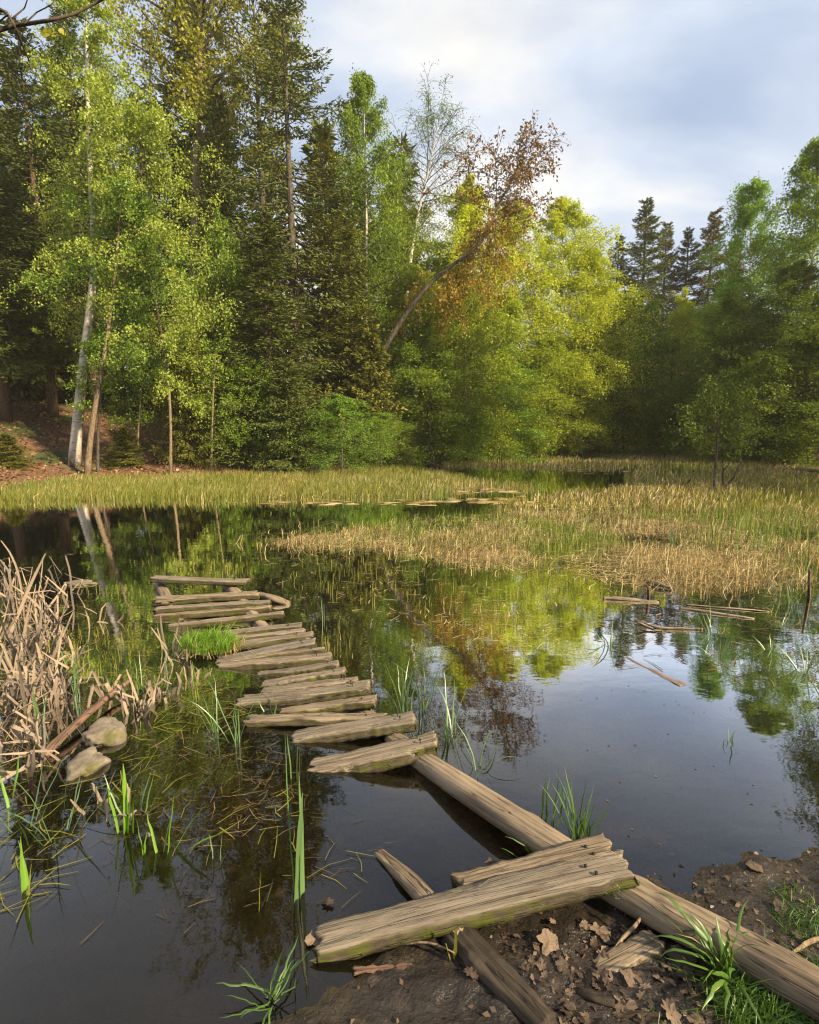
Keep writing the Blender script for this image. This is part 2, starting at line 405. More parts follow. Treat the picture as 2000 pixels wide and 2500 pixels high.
def put_bed(name, label, lst, mat):
    b = MB()
    for V, q in lst: b.add(V, q)
    o = obj(name, b.data(name, mat, False)); tag(o, label, None, None, 'stuff'); return o
P = bed(MEADOW, 42000, rg, 0.9, 0.0, 40, 0.25); V1 = blades(P, (0.02 + 0.17 * rg.random(len(P)) ** 1.8) * (1 + 0.9 * fbm(P[:, 0] * 1.1, P[:, 1] * 0.8, 3, 41)), 0.0042, 0.75, 1.2, rg)
P = bed(BACKM, 22000, rg, 0.4, -0.05, 60); V2 = blades(P, rg.uniform(0.08, 0.24, len(P)), 0.012, 0.35, 0.5, rg)
P = bed(BAND, 9000, rg, 0.8, 0.0, 70, 0.18); V3 = blades(P, rg.uniform(0.06, 0.28, len(P)), 0.006, 0.3, 0.5, rg)
put_bed('dry_sedge', 'bed of bleached dry sedge straw standing in shallow pond water', [V1, V2, V3], DRY)
P = bed(MEADOW, 4500, rg, 0.5, 0.0, 90); P = P[P[:, 1] > 7.0]; V1 = blades(P, rg.uniform(0.06, 0.24, len(P)), 0.005, 0.2, 0.3, rg)
P = bed(BACKM, 17000, rg, 0.3, -0.10, 95); V2 = blades(P, rg.uniform(0.08, 0.26, len(P)), 0.012, 0.25, 0.4, rg)
P = bed(BAND, 22000, rg, 0.5, -0.1, 99, 0.18); V3 = blades(P, rg.uniform(0.06, 0.28, len(P)), 0.006, 0.22, 0.35, rg)
put_bed('olive_sedge', 'olive and yellowing sedge fringing the far shore', [V2, V3], OLV)
P = bed(BAND, 14000, rg, 0.35, 0.02, 120, 0.18); V4 = blades(P, rg.uniform(0.06, 0.28, len(P)), 0.006, 0.15, 0.25, rg)
P = bed(BACKM, 5000, rg, 0.25, 0.05, 130); V5 = blades(P, rg.uniform(0.1, 0.26, len(P)), 0.012, 0.15, 0.25, rg)
P = bed(((1600, 1260), (2300, 1250), (2300, 1440), (1900, 1410), (1700, 1330)), 900, rg, 1.3, 0.05, 140, 0.2); V6 = blades(P, rg.uniform(0.12, 0.42, len(P)), 0.0055, 0.14, 0.25, rg)
put_bed('green_sedge', 'fresh green sedge shoots among the dry straw', [V1, V4, V5, V6], GRN)
# short stubble standing in open water, and straw floating on it
STUB = (((600, 1330), (900, 1310), (1120, 1370), (1500, 1420), (1550, 1500), (1250, 1560), (1000, 1500), (760, 1440), (560, 1420), (480, 1370)), 800), (((120, 1440), (380, 1430), (390, 1560), (300, 1640), (100, 1700), (-40, 1600)), 380), (((330, 1350), (620, 1345), (620, 1440), (380, 1430)), 200), (((700, 1480), (860, 1480), (860, 1640), (760, 1600)), 90)
b = MB()
for poly, n in STUB:
    P = bed(poly, n, rg, 1.3, 0.02, 150); hgt = 0.01 + 0.09 * rg.random(n) ** 1.7
    V, q = blades(P, hgt + 0.03, 0.0028, 0.12, 0.15, rg); b.add(V, q)
o = obj('reed_stubble', b.data('reed_stubble', OLV, False)); tag(o, 'thin yellow-green stubble poking out of the open water', None, None, 'stuff')
b = MB()
def straws(poly, n, lo, hi, z=0.004, wid=0.004, s=160, thr=0.0):
    P = bed(poly, n, rg, 1.2, thr, s); a = rg.normal(0.1, 0.7, n) + (rg.random(n) < 0.25) * 1.3; L = rg.uniform(lo, hi, n) * 0.5
    d = np.stack([np.cos(a), np.sin(a), rg.normal(0, 0.03, n)], -1) * L[:, None]; s_ = np.stack([-np.sin(a), np.cos(a), 0 * a], -1) * (wid * rg.uniform(0.5, 1.3, n))[:, None]
    P[:, 2] = z + rg.uniform(0, 0.006, n)
    k = d * 0.0; k[:, 0] = 0; bend = s_ / (np.linalg.norm(s_, axis=1)[:, None]) * (L * rg.normal(0, 0.12, n))[:, None]
    V = np.stack([P - d - s_, P - d + s_, P + bend + s_, P + bend - s_, P + d + s_ * 0.4, P + d - s_ * 0.4], 1).reshape(-1, 3)
    i = np.arange(n)[:, None] * 6; b.add(V, np.concatenate([i + np.array([[0, 1, 2, 3]]), i + np.array([[3, 2, 4, 5]])]))
straws(MEADOW, 3500, 0.06, 0.28, wid=0.005, thr=-0.1)
straws(((560, 1330), (900, 1320), (1120, 1370), (1600, 1430), (1650, 1620), (1250, 1600), (1000, 1520), (700, 1460)), 420, 0.03, 0.16, wid=0.003, thr=-0.1)
o = obj('floating_straw', b.data('floating_straw', DRY, False)); tag(o, 'bleached straw lying in the sedge marsh', None, None, 'stuff')
b = MB()
straws(((-40, 1480), (380, 1440), (480, 1600), (660, 1780), (760, 1960), (500, 2080), (100, 2050), (-40, 1950)), 1100, 0.02, 0.10, wid=0.0011, s=170, thr=-0.15)
straws(((1400, 1440), (2050, 1430), (2050, 1680), (1500, 1640)), 210, 0.04, 0.22, wid=0.003, s=175, thr=-0.1)
straws(((500, 1850), (1000, 1960), (900, 2200), (300, 2350), (60, 2200)), 60, 0.03, 0.10, wid=0.0010, s=180, thr=-0.3)
o = obj('floating_straw', b.data('floating_straw', SODDEN, False)); tag(o, 'dead straw floating flat on the pond among the reeds', None, None, 'stuff')
b = MB()
straws(((-60, 1700), (200, 1900), (480, 1700), (700, 1780), (880, 1920), (700, 2040), (300, 2120), (-60, 2250)), 110, 0.04, 0.18, wid=0.0022, s=190, thr=-0.05)
straws(((300, 1500), (480, 1560), (600, 1740), (460, 1800), (280, 1700)), 100, 0.04, 0.16, wid=0.002, s=195, thr=-0.1)
straws(((600, 2000), (1000, 2050), (1000, 2150), (700, 2180)), 8, 0.06, 0.2, wid=0.002, s=196, thr=-0.3)
o = obj('floating_grass', b.data('floating_grass', OLV, False)); tag(o, 'limp olive grass blades floating in the left shallows', None, None, 'stuff')
b = MB()
n = 7000; x_ = rg.uniform(-4.5, 1.6, n); y_ = rg.uniform(1.3, 6.5, n); f_ = fbm(x_ * 1.4, y_ * 1.4, 3, 310); k_ = f_ > -0.05; x_, y_ = x_[k_], y_[k_]; z_ = hz(x_, y_); k_ = z_ < -0.02; x_, y_, z_ = x_[k_], y_[k_], z_[k_]; n = len(x_)
V, q = blades(np.stack([x_, y_, z_], -1), np.minimum(rg.uniform(0.03, 0.22, n), -z_ * 0.8), 0.004, 0.9, 2.2, rg); b.add(V, q)
WEED = straw_mat('water_weed', (0.05, 0.055, 0.014), (0.12, 0.10, 0.03), (0.24, 0.17, 0.07))
o = obj('water_weed', b.data('water_weed', WEED, False)); tag(o, 'brown-green weed under the surface of the near water', None, None, 'stuff')
b = MB(); n = 2600; x_ = rg.uniform(-5, 4.5, n); y_ = rg.uniform(1.5, 8.0, n); f_ = fbm(x_ * 0.9, y_ * 0.9, 3, 320); k_ = (f_ > 0.08) & (hz(x_, y_) < -0.02); x_, y_ = x_[k_], y_[k_]; n = len(x_)
a = rg.uniform(0, 6.283, n); V, q = leaf_cloud(np.stack([x_, y_, np.full(n, 0.003)], -1), np.stack([np.cos(a), np.sin(a), 0 * a], -1), rg.uniform(0.004, 0.016, n), rg, 0.35, 0.0); V[:, 2] = 0.003; b.add(V, q)
o = obj('floating_specks', b.data('floating_specks', SODDEN, False)); tag(o, 'specks of pollen, bud scales and bark drifting on the water', None, None, 'stuff')
# mats of pale scum along the sedge edges
b = MB()
for (x0, y0, x1, y1, n) in ((930, 1228, 1280, 1218, 80), (1180, 1226, 1500, 1238, 120), (1340, 1146, 1540, 1150, 50), (560, 1228, 900, 1226, 30), (1100, 1200, 1260, 1198, 60)):
    for t in rg.random(n):
        c = gz(x0 + (x1 - x0) * t, y0 + (y1 - y0) * t + rg.normal(0, 4.0), 0.004 + rg.uniform(0, 0.004)); k = 9
        a = np.arange(k) / k * 2 * np.pi; rr = rg.uniform(0.4, 1.3, k) * rg.uniform(0.03, 0.11)
        V = np.stack([c[0] + np.cos(a) * rr * 1.8, c[1] + np.sin(a) * rr * 0.8, np.full(k, c[2])], -1); b.add(V, [list(range(k))])
o = obj('pond_scum', b.data('pond_scum', DRY, False)); tag(o, 'pale scum and straw rafts along the sedge edge', None, None, 'stuff')
# leaf litter on the far slope
n = 18000
az = rg.uniform(-1.0, -0.12, n); rr = np.interp(az, SH_AZ, SH_R) + rg.uniform(-0.2, 13, n)
x_, y_ = np.sin(az) * rr, np.cos(az) * rr; P = np.stack([x_, y_, hz(x_, y_) + 0.015], -1)
a = rg.uniform(0, 6.283, n); ax = np.stack([np.cos(a), np.sin(a), rg.normal(0.1, 0.3, n)], -1)
V, q = leaf_cloud(P, ax, rg.uniform(0.06, 0.13, n), rg, 0.4)
LITTER = leaf_mat('dead_leaves', (0.12, 0.055, 0.024), (0.30, 0.165, 0.085), 0.1, 0.03)
b = MB(); b.add(V, q); o = obj('leaf_litter', b.data('leaf_litter', LITTER, False)); tag(o, 'red-brown dead leaves covering the far bank slope', None, None, 'stuff')

# ------------------------------------------------------------------ trees
BIRCH_B = birch_bark()
BARK = bark_mat('grey_brown_bark', (0.045, 0.036, 0.028), (0.14, 0.115, 0.09))
BARK_RED = bark_mat('reddish_bark', (0.055, 0.034, 0.022), (0.14, 0.088, 0.058))
BARK_TAN = bark_mat('tan_bark', (0.12, 0.085, 0.055), (0.27, 0.20, 0.13))
TWIG = bark_mat('twig_bark', (0.035, 0.027, 0.02), (0.10, 0.075, 0.055), bump=0.1)
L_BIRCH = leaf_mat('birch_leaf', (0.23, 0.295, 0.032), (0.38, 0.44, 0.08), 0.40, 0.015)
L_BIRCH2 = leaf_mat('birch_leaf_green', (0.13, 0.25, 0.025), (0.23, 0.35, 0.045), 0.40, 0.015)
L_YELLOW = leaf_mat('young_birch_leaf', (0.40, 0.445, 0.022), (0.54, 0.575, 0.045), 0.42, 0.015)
L_MAPLE = leaf_mat('maple_leaf', (0.20, 0.215, 0.02), (0.33, 0.30, 0.035), 0.40, 0.015)
L_GREEN = leaf_mat('alder_leaf', (0.14, 0.225, 0.018), (0.23, 0.32, 0.03), 0.40, 0.015)
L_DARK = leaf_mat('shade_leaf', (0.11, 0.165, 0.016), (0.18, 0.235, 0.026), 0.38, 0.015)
L_OLIVE = leaf_mat('olive_leaf', (0.22, 0.285, 0.018), (0.33, 0.38, 0.03), 0.40, 0.015)
L_RUST = leaf_mat('rust_leaf', (0.17, 0.085, 0.026), (0.29, 0.16, 0.045), 0.35, 0.015)
L_ORANGE = leaf_mat('orange_leaf', (0.34, 0.18, 0.022), (0.42, 0.30, 0.035), 0.38, 0.015)
NEEDLE = leaf_mat('spruce_needle', (0.060, 0.088, 0.018), (0.13, 0.145, 0.034), 0.15, 0.01)
NEEDLE_L = leaf_mat('spruce_needle_light', (0.10, 0.115, 0.016), (0.19, 0.175, 0.032), 0.18, 0.01)
NEEDLE_B = leaf_mat('spruce_needle_blue', (0.050, 0.076, 0.032), (0.10, 0.125, 0.052), 0.15, 0.01)
NEEDLE_R = leaf_mat('spruce_needle_brown', (0.11, 0.090, 0.025), (0.17, 0.125, 0.04), 0.15, 0.01)

def unit(v): v = np.asarray(v, float); return v / (np.linalg.norm(v, axis=-1, keepdims=True) + 1e-9)
def path_at(P, t):
    """point on polyline P at fraction t (by index)"""
    f = np.clip(t, 0, 1) * (len(P) - 1); i = np.minimum(f.astype(int) if hasattr(f, 'astype') else int(f), len(P) - 2)
    fr_ = np.asarray(f - i)[..., None]; return P[i] * (1 - fr_) + P[i + 1] * fr_

def broadleaf(seed, trunk, r0, base, radius, nl=46, ntw=14, nleaf=60, leaf=0.075, e_low=5, e_top=62, droop=0.5, twig=0.34, spr=0.10, hang=0.45, seg=8, twig_r=0.004, leafrange=(0.0, 1.0), wob=0.06, clear=0.0):
    """trunk: local polyline from the base up; radius(t): crown radius at t (0 crown foot .. 1 top)"""
    rgen = np.random.default_rng(seed); T = np.asarray(trunk, float); K = 22
    Pt = path_at(T, np.linspace(0, 1, K)); H = Pt[-1][2]
    # smooth the polyline
    for _ in range(2): Pt[1:-1] = (Pt[:-2] + 2 * Pt[1:-1] + Pt[2:]) / 4
    tb = MB(); tt = np.linspace(0, 1, K)
    rad = r0 * (1 - tt) ** 1.05 + 0.012; rad[0] *= 1.30; rad[1] *= 1.06
    Pt[0, 2] -= 0.25
    tb.tube(Pt, rad, 12)
    bb = MB(); LP, LA = [], []
    for i in range(nl):
        t = (i + rgen.random()) / nl; th = base + (1 - base) * t ** 0.9 * 0.985
        s = path_at(Pt, th); az = i * 2.39996 + rgen.normal(0, 0.5)
        L = max(0.25, radius(t) * rgen.uniform(0.6, 1.12)); el = R(e_low + (e_top - e_low) * t + rgen.normal(0, 9))
        d = np.array((math.cos(az) * math.cos(el), math.sin(az) * math.cos(el), math.sin(el)))
        if clear and d[1] < -0.15 and rgen.random() < clear: d[1] = -d[1]
        u = np.linspace(0, 1, 8)[:, None]
        wv = rgen.normal(0, wob, (8, 3)) * u * L; wv[0] = 0
        P = s + d * u * L / max(0.35, math.cos(el) ** 0.5) + np.array((0, 0, -1.0)) * droop * L * 0.5 * u ** 2.2 + np.cumsum(wv, 0) * 0.4
        r_l = 0.30 * r0 * (1 - th) ** 0.6 * (L / 2.5) ** 0.4 + 0.004
        bb.tube(P, np.linspace(r_l, 0.004, 8), 5, False)
        for k in range(ntw):
            q = rgen.uniform(0.22, 1.0); p0 = path_at(P, np.array(q)); dl = unit(P[-1] - P[0])
            dd = unit(dl * 0.55 + rgen.normal(0, 0.62, 3) + np.array((0, 0, 0.12)))
            l = L * twig * rgen.uniform(0.5, 1.25) * (1.15 - 0.4 * q) + 0.12
            uu = np.linspace(0, 1, 5)[:, None]; Q = p0 + dd * uu * l - np.array((0, 0, 1.0)) * hang * l * uu ** 1.8
            if twig_r: bb.tube(Q, np.linspace(twig_r, twig_r * 0.4, 5), 3, False)
            m_ = max(4, int(nleaf * rgen.uniform(0.5, 1.5)))
            sv = rgen.uniform(0.15, 1.05, m_); C = path_at(Q, np.minimum(sv, 1.0)) + rgen.normal(0, spr, (m_, 3)) * (0.35 + l)
            LP.append(C); LA.append(unit(dd * 0.25 + rgen.normal(0, 0.55, (m_, 3)) + np.array((0, 0, -0.35))))
    P = np.concatenate(LP); A = np.concatenate(LA)
    lb = MB(); V, q = leaf_cloud(P, A, leaf * rgen.uniform(0.65, 1.25, len(P)), rgen); lb.add(V, q)
    return tb, bb, lb

def spruce(seed, H=18.0, Rad=3.0, r0=0.22, base=0.06, whorls=44, per=6, den=1.0, droop=0.35, card=0.24, thin=0.0):
    rgen = np.random.default_rng(seed); tb = MB(); bb = MB()
    zz_ = np.linspace(0, 1, 16); P = np.stack([0.05 * np.sin(zz_ * 5 + seed), 0.05 * np.cos(zz_ * 4 + seed), zz_ * H], -1); P[0, 2] = -0.3
    tb.tube(P, r0 * (1 - zz_) + 0.012, 10)
    LP, LA = [], []
    for k in range(whorls):
        t = (k + rgen.uniform(-0.3, 0.3)) / whorls; z = H * (base + (1 - base) * t)
        if z > H * 0.99: continue
        reach = Rad * (1 - t) ** 0.82 * (0.75 + 0.25 * min(1, t * 5)) + 0.10
        for j in range(per):
            if rgen.random() < thin: continue
            z = H * min(0.99, base + (1 - base) * max(0, t + rgen.normal(0, 0.012)))
            az = rgen.uniform(0, 2 * np.pi) if thin else j * 2 * np.pi / per + k * 1.1 + rgen.normal(0, 0.3)
            L = reach * rgen.uniform(0.5, 1.2); el = R(-12 + 48 * t + rgen.normal(0, 6))
            d = np.array((math.cos(az), math.sin(az), 0)); u = np.linspace(0, 1, 9)
            zc = np.tan(el) * L * u - droop * L * np.sin(u * np.pi * 0.72) * (1 - t) * 0.9 + 0.10 * L * u ** 3
            Q = np.array((0, 0, z)) + d * (u * L)[:, None] + np.stack([0 * u, 0 * u, zc], -1)
            bb.tube(Q, np.linspace(0.010 + 0.012 * L, 0.004, 9), 4, False)
            n = int((20 + 62 * L) * den); s = rgen.uniform(0.10, 1.0, n) ** 0.8
            B = path_at(Q, s); side = np.array((-d[1], d[0], 0)); wv = rgen.normal(0, 0.17, n) * L * (1.15 - s * 0.75)
            hang_ = np.abs(rgen.normal(0, 0.17, n)) * (0.4 + L * 0.35) * (1 - 0.6 * t)
            C = B + side * wv[:, None] - np.stack([0 * s, 0 * s, hang_ + 0.25 * np.abs(wv) * (1 - t)], -1) + d * (-0.15 * np.abs(wv))[:, None]
            A = unit(d * 0.55 + side * (np.sign(wv) * 0.5)[:, None] + np.stack([0 * s, 0 * s, -0.55 * (1 - t) + 0.15 * t + 0 * s], -1) + rgen.normal(0, 0.32, (n, 3)))
            LP.append(C); LA.append(A)
    P = np.concatenate(LP); A = np.concatenate(LA); lb = MB()
    V, q = leaf_cloud(P, A, card * rgen.uniform(0.55, 1.2, len(P)) , rgen, 0.15, 0.04); lb.add(V, q)
    return tb, bb, lb

def straight(H, lean=0.0, az=0.0, wob=0.012, seed=0):
    r_ = np.random.default_rng(seed); u = np.linspace(0, 1, 10)
    w_ = np.cumsum(r_.normal(0, wob * H / 3, (10, 2)), 0); w_ -= w_[0]
    return np.stack([w_[:, 0] + lean * H * u * math.cos(az), w_[:, 1] + lean * H * u * math.sin(az), u * H], -1)

PROTO = {}
def proto(key, parts, mats, H, W):
    names = ('trunk', 'branchwork', 'crown')
    PROTO[key] = ([(nm, p.data(key + '_' + nm, mt, nm != 'crown')) for nm, p, mt in zip(names, parts, mats)], H, W)
def plant_tree(key, name, label, loc, H, W, rz=0.0, group=None, crown=None, trunk=None, cat='tree'):
    parts, h0, w0 = PROTO[key]
    t = thing(name, label, cat, loc, rz, group, (W / w0, W / w0, H / h0))
    for nm, me in parts:
        o = obj(nm, me, t)
        mt = crown if nm == 'crown' else trunk if nm == 'trunk' else None
        if mt: o.material_slots[0].link = 'OBJECT'; o.material_slots[0].material = mt
    return t
def tree_at(key, name, label, top, Yd, W, **k):
    p = at(top[0], top[1], Yd); z0 = float(hz(p[0], Yd)); z0 = max(z0, 0.0) - 0.05
    return plant_tree(key, name, label, (p[0], Yd, z0), p[2] - z0, W, **k)

oval = lambda Rm, pk=0.35: (lambda t: Rm * (0.35 + 0.65 * math.sin(math.pi * min(1, (t + 0.02) ** 0.75 * 0.5 / (pk ** 0.75)) if t < pk else math.pi * (0.5 + 0.5 * (t - pk) / (1 - pk)))))
def crownr(Rm, foot=0.5, pk=0.4, top=0.12):
    def f(t):
        return Rm * (foot + (1 - foot) * (t / pk) ** 0.7) if t < pk else Rm * (top + (1 - top) * (1 - ((t - pk) / (1 - pk)) ** 1.6))
    return f

# prototypes shared by the copies
for k, sd_ in enumerate((3, 8, 15)):
    proto('birch%d' % k, broadleaf(100 + sd_, straight(16, 0.02, k * 2.0, 0.012, sd_), 0.15, 0.12, crownr(3.9, 0.6, 0.40, 0.12), 84, 19, 36, 0.110, -8, 60, 0.75, 0.36, 0.12, 0.95), (BIRCH_B, TWIG, L_YELLOW), 16.0, 8.2)
for k, sd_ in enumerate((2, 6)):
    proto('alder%d' % k, broadleaf(200 + sd_, straight(11, 0.03, k * 3.0, 0.015, sd_), 0.11, 0.03, crownr(3.1, 0.8, 0.35, 0.15), 66, 17, 40, 0.100, -4, 66, 0.55, 0.38, 0.12, 0.5), (BARK, TWIG, L_GREEN), 11.0, 6.6)
for k, sd_ in enumerate((1, 5)):     # layered beech and hornbeam saplings
    proto('hornbeam%d' % k, broadleaf(300 + sd_, straight(6, 0.02, k * 1.0, 0.015, sd_), 0.05, 0.05, crownr(2.9, 0.8, 0.30, 0.12), 58, 14, 26, 0.085, 2, 40, 0.22, 0.40, 0.07, 0.12), (BARK, TWIG, L_DARK), 6.0, 5.8)
for k, (sd_, Rm, th_) in enumerate(((4, 3.0, 0.10), (9, 4.6, 0.42), (12, 2.7, 0.16))):
    proto('spruce%d' % k, spruce(400 + sd_, 18.0, Rm, 0.2, 0.06, 54, 7, (1.0, 0.8, 1.0)[k], 0.6, 0.20, th_), (BARK_RED, TWIG, NEEDLE), 18.0, 2 * Rm)
proto('spruce3', spruce(433, 18.0, 2.9, 0.2, 0.24, 42, 7, 0.9, 0.55, 0.22, 0.08), (BARK_RED, TWIG, NEEDLE), 18.0, 5.8)
proto('young_spruce', spruce(450, 5.0, 1.5, 0.06, 0.02, 26, 7, 1.3, 0.18, 0.17), (BARK, TWIG, NEEDLE_L), 5.0, 3.0)
proto('bush', broadleaf(500, straight(2.2, 0.02, 0, 0.02, 4), 0.03, 0.02, crownr(1.2, 0.9, 0.4, 0.3), 36, 10, 30, 0.06, 10, 70, 0.3, 0.45, 0.14, 0.2), (BARK, TWIG, L_DARK), 2.2, 2.5)

# --- left bank: the white birch pair and its neighbours
def px_path(pts, Yd, dY=0.0):
    A = np.array([at(x, y, Yd + dY * i / (len(pts) - 1)) for i, (x, y) in enumerate(pts)]); return A
def hero(name, label, cat, px, Yd, r0, base, radius, mats, dY=0.0, group=None, snap=True, **k):
    A = px_path(px, Yd, dY); z0 = float(hz(A[0][0], A[0][1])); o_ = A[0].copy()
    if snap: o_[2] = max(z0, -0.1)
    parts = broadleaf(k.pop('seed', 1), A - o_ if not snap else np.concatenate([[[0, 0, 0]], (A - o_)[1:]]), r0, base, radius, **k)
    t = thing(name, label, cat, o_, 0, group)
    for nm, p, mt in zip(('trunk', 'branchwork', 'crown'), parts, mats): obj(nm, p.data(name + '_' + nm, mt, nm != 'crown'), t)
    return t
gB = ground(180, 1142)
hero('birch_tree', 'tall white-barked birch with pale green leaves on the leaf-covered bank', 'tree',
     ((180, 1142), (190, 1020), (205, 880), (222, 740), (234, 640), (224, 500), (217, 340), (213, 180), (210, 20), (212, -60)), gB[1], 0.17, 0.33, crownr(2.3, 0.8, 0.42, 0.25), (BIRCH_B, TWIG, L_BIRCH), seed=21, clear=0.6, nl=56, ntw=16, nleaf=38, leaf=0.078, e_low=-8, e_top=60, droop=0.45, twig=0.30, spr=0.085, hang=0.45, group='birches on the far bank')
gC = ground(212, 1160)
hero('birch_tree', 'slender pinkish birch leaning beside the thick white birch', 'tree',
     ((212, 1160), (222, 1060), (236, 970), (252, 890), (268, 780), (282, 660), (290, 560), (300, 470)), gC[1], 0.085, 0.42, crownr(2.0, 0.8, 0.5, 0.3), (BARK_TAN, TWIG, L_BIRCH2), seed=22, clear=0.7, nl=44, ntw=15, nleaf=40, leaf=0.075, e_low=-6, e_top=55, droop=0.45, spr=0.085, hang=0.4, group='birches on the far bank')
hero('birch_tree', 'bright sunlit birch with pale leaves right of the tall birch', 'tree',
     ((415, 1150), (418, 1040), (410, 900), (385, 760), (362, 620), (348, 500), (345, 400), (352, 320)), gC[1] + 0.4, 0.038, 0.24, crownr(2.7, 0.6, 0.55, 0.3), (BARK_TAN, TWIG, L_BIRCH), seed=23, nl=54, ntw=16, nleaf=38, leaf=0.078, e_low=-10, e_top=58, droop=0.45, spr=0.085, hang=0.4, group='birches on the far bank')
hero('sapling', 'thin dark sapling stem behind the leaning birch', 'tree',
     ((238, 1150), (240, 1050), (246, 980), (252, 900), (256, 830)), gC[1] + 0.5, 0.04, 0.35, crownr(1.1, 0.8, 0.5, 0.3), (BARK, TWIG, L_GREEN), seed=24, nl=18, ntw=9, nleaf=26, leaf=0.07, e_low=0, e_top=50)
hero('sapling', 'bare-stemmed sapling with a few low leaves on the bank', 'tree',
     ((515, 1135), (518, 1050), (520, 980), (524, 900), (528, 850)), gC[1] + 1.5, 0.03, 0.4, crownr(1.0, 0.8, 0.5, 0.3), (BARK_TAN, TWIG, L_GREEN), seed=25, nl=14, ntw=7, nleaf=18, leaf=0.07, e_low=0, e_top=50)
hero('sapling', 'spindly sapling with fresh leaf sprays left of the dark young spruce', 'tree',
     ((335, 1120), (338, 1040), (345, 960), (350, 880)), gC[1] + 2.0, 0.03, 0.35, crownr(1.2, 0.8, 0.5, 0.3), (BARK_TAN, TWIG, L_GREEN), seed=26, nl=16, ntw=8, nleaf=22, leaf=0.07, e_low=0, e_top=45)
hero('maple_tree', 'tall open maple with sparse olive-yellow young leaves behind the birches', 'tree',
     ((470, 1120), (474, 800), (478, 560), (482, 330), (485, 200), (492, 60), (496, -120), (500, -330)), 27.0, 0.30, 0.38, crownr(5.2, 0.5, 0.45, 0.3), (BARK_TAN, TWIG, L_MAPLE), seed=31, nl=50, ntw=22, nleaf=26, leaf=0.15, e_low=25, e_top=70, droop=0.05, twig=0.36, spr=0.10, hang=0.1, twig_r=0.010, wob=0.10)
hero('maple_tree', 'second maple with yellow-olive leaves crowding the old spruce top', 'tree',
     ((660, 1110), (650, 700), (640, 450), (630, 250), (622, 60), (610, -150)), 28.5, 0.2, 0.42, crownr(3.6, 0.5, 0.5, 0.3), (BARK, TWIG, L_MAPLE), seed=32, nl=36, ntw=18, nleaf=26, leaf=0.15, e_low=20, e_top=65, droop=0.1, twig=0.36, spr=0.12, hang=0.1, twig_r=0.009, wob=0.1)
# spruces of the left bank
gS = 'spruces of the left bank'
tree_at('spruce1', 'spruce_tree', 'old dark spruce with bare reddish trunk and wide ragged boughs against the sky', (690, -130), 24.5, 11.0, rz=0.4, group=gS, crown=NEEDLE, trunk=BARK)
tree_at('spruce3', 'spruce_tree', 'dark spruce at the left edge of the bank behind the birch', (40, 40), 24, 6.0, rz=1.1, group=gS)
tree_at('spruce3', 'spruce_tree', 'tall spruce rising behind the white birch crown', (150, -40), 27, 5.5, rz=2.1, group=gS)
tree_at('spruce0', 'spruce_tree', 'spruce half hidden between the bright birch and the old spruce', (530, 230), 26, 6.0, rz=3.0, group=gS)
tree_at('spruce2', 'spruce_tree', 'spruce with drooping boughs in the gap under the maple', (330, 230), 28, 6.0, rz=0.2, group=gS)
tree_at('spruce0', 'spruce_tree', 'shaggy olive spruce right of the old spruce', (790, 330), 25.5, 6.4, rz=4.2, group=gS, crown=NEEDLE_L)
tree_at('spruce2', 'spruce_tree', 'dense low spruce with olive boughs near the leaning trunk', (850, 560), 24.5, 5.6, rz=5.2, group=gS, crown=NEEDLE_L)
tree_at('spruce2', 'spruce_tree', 'dark broad spruce whose boughs reach down to the bank', (645, 520), 21.5, 6.2, rz=1.9, group=gS)
tree_at('spruce3', 'spruce_tree', 'shadowed spruce low at the far left of the bank', (-60, 300), 21.5, 6.0, rz=0.9, group=gS)
tree_at('young_spruce', 'young_spruce', 'small green spruce at the foot of the slope beside the saplings', (300, 1045), 19.6, 1.7, rz=0.5, group='young spruces')
tree_at('young_spruce', 'young_spruce', 'young spruce with feathery boughs below the bright birch', (450, 800), 20.5, 2.8, rz=1.5, group='young spruces')
tree_at('young_spruce', 'young_spruce', 'bushy young spruce at the water end of the dark spruces', (700, 880), 19.6, 2.9, rz=2.5, group='young spruces', crown=NEEDLE)
tree_at('young_spruce', 'young_spruce', 'low spruce bush in the grass at the left edge', (15, 1060), 17.0, 1.5, rz=3.5, group='young spruces')
tree_at('young_spruce', 'young_spruce', 'young spruce with hanging olive twigs beneath the leaning trunk', (905, 800), 23.0, 3.6, rz=4.5, group='young spruces')
# leafy middle of the bank
tree_at('birch1', 'alder_tree', 'slim fresh-green tree standing clear against the sky beside the old spruce', (900, 185), 26.5, 6.4, group='green trees left of the pond', crown=L_GREEN)
hero('bare_birch', 'thin-leaved birch with fine drooping bare twigs against the sky', 'tree',
     ((965, 1020), (985, 800), (1000, 640), (1025, 500), (1050, 400), (1072, 300)), 30, 0.13, 0.42, crownr(3.2, 0.6, 0.5, 0.35), (BIRCH_B, TWIG, L_BIRCH2), seed=41, nl=46, ntw=22, nleaf=5, leaf=0.08, e_low=15, e_top=65, droop=0.25, twig=0.40, spr=0.10, hang=0.6, twig_r=0.009)
lean = hero('leaning_tree', 'leaning tree with curved bare trunk, rust-brown top and orange lower leaves', 'tree',
     ((868, 960), (905, 905), (950, 830), (1010, 735), (1060, 680), (1110, 640), (1165, 610), (1195, 560), (1212, 510), (1236, 465), (1258, 430), (1264, 405)), 23.0, 0.10, 0.60, crownr(2.5, 0.8, 0.5, 0.6), (BARK, TWIG, L_RUST), seed=42, nl=34, ntw=15, nleaf=8, leaf=0.12, e_low=0, e_top=38, droop=0.15, twig=0.36, spr=0.07, hang=0.2, twig_r=0.011, wob=0.14)
lp = px_path(((1075, 668), (1110, 640), (1165, 610), (1195, 560), (1212, 510)), 23.0) - np.array(lean.location)
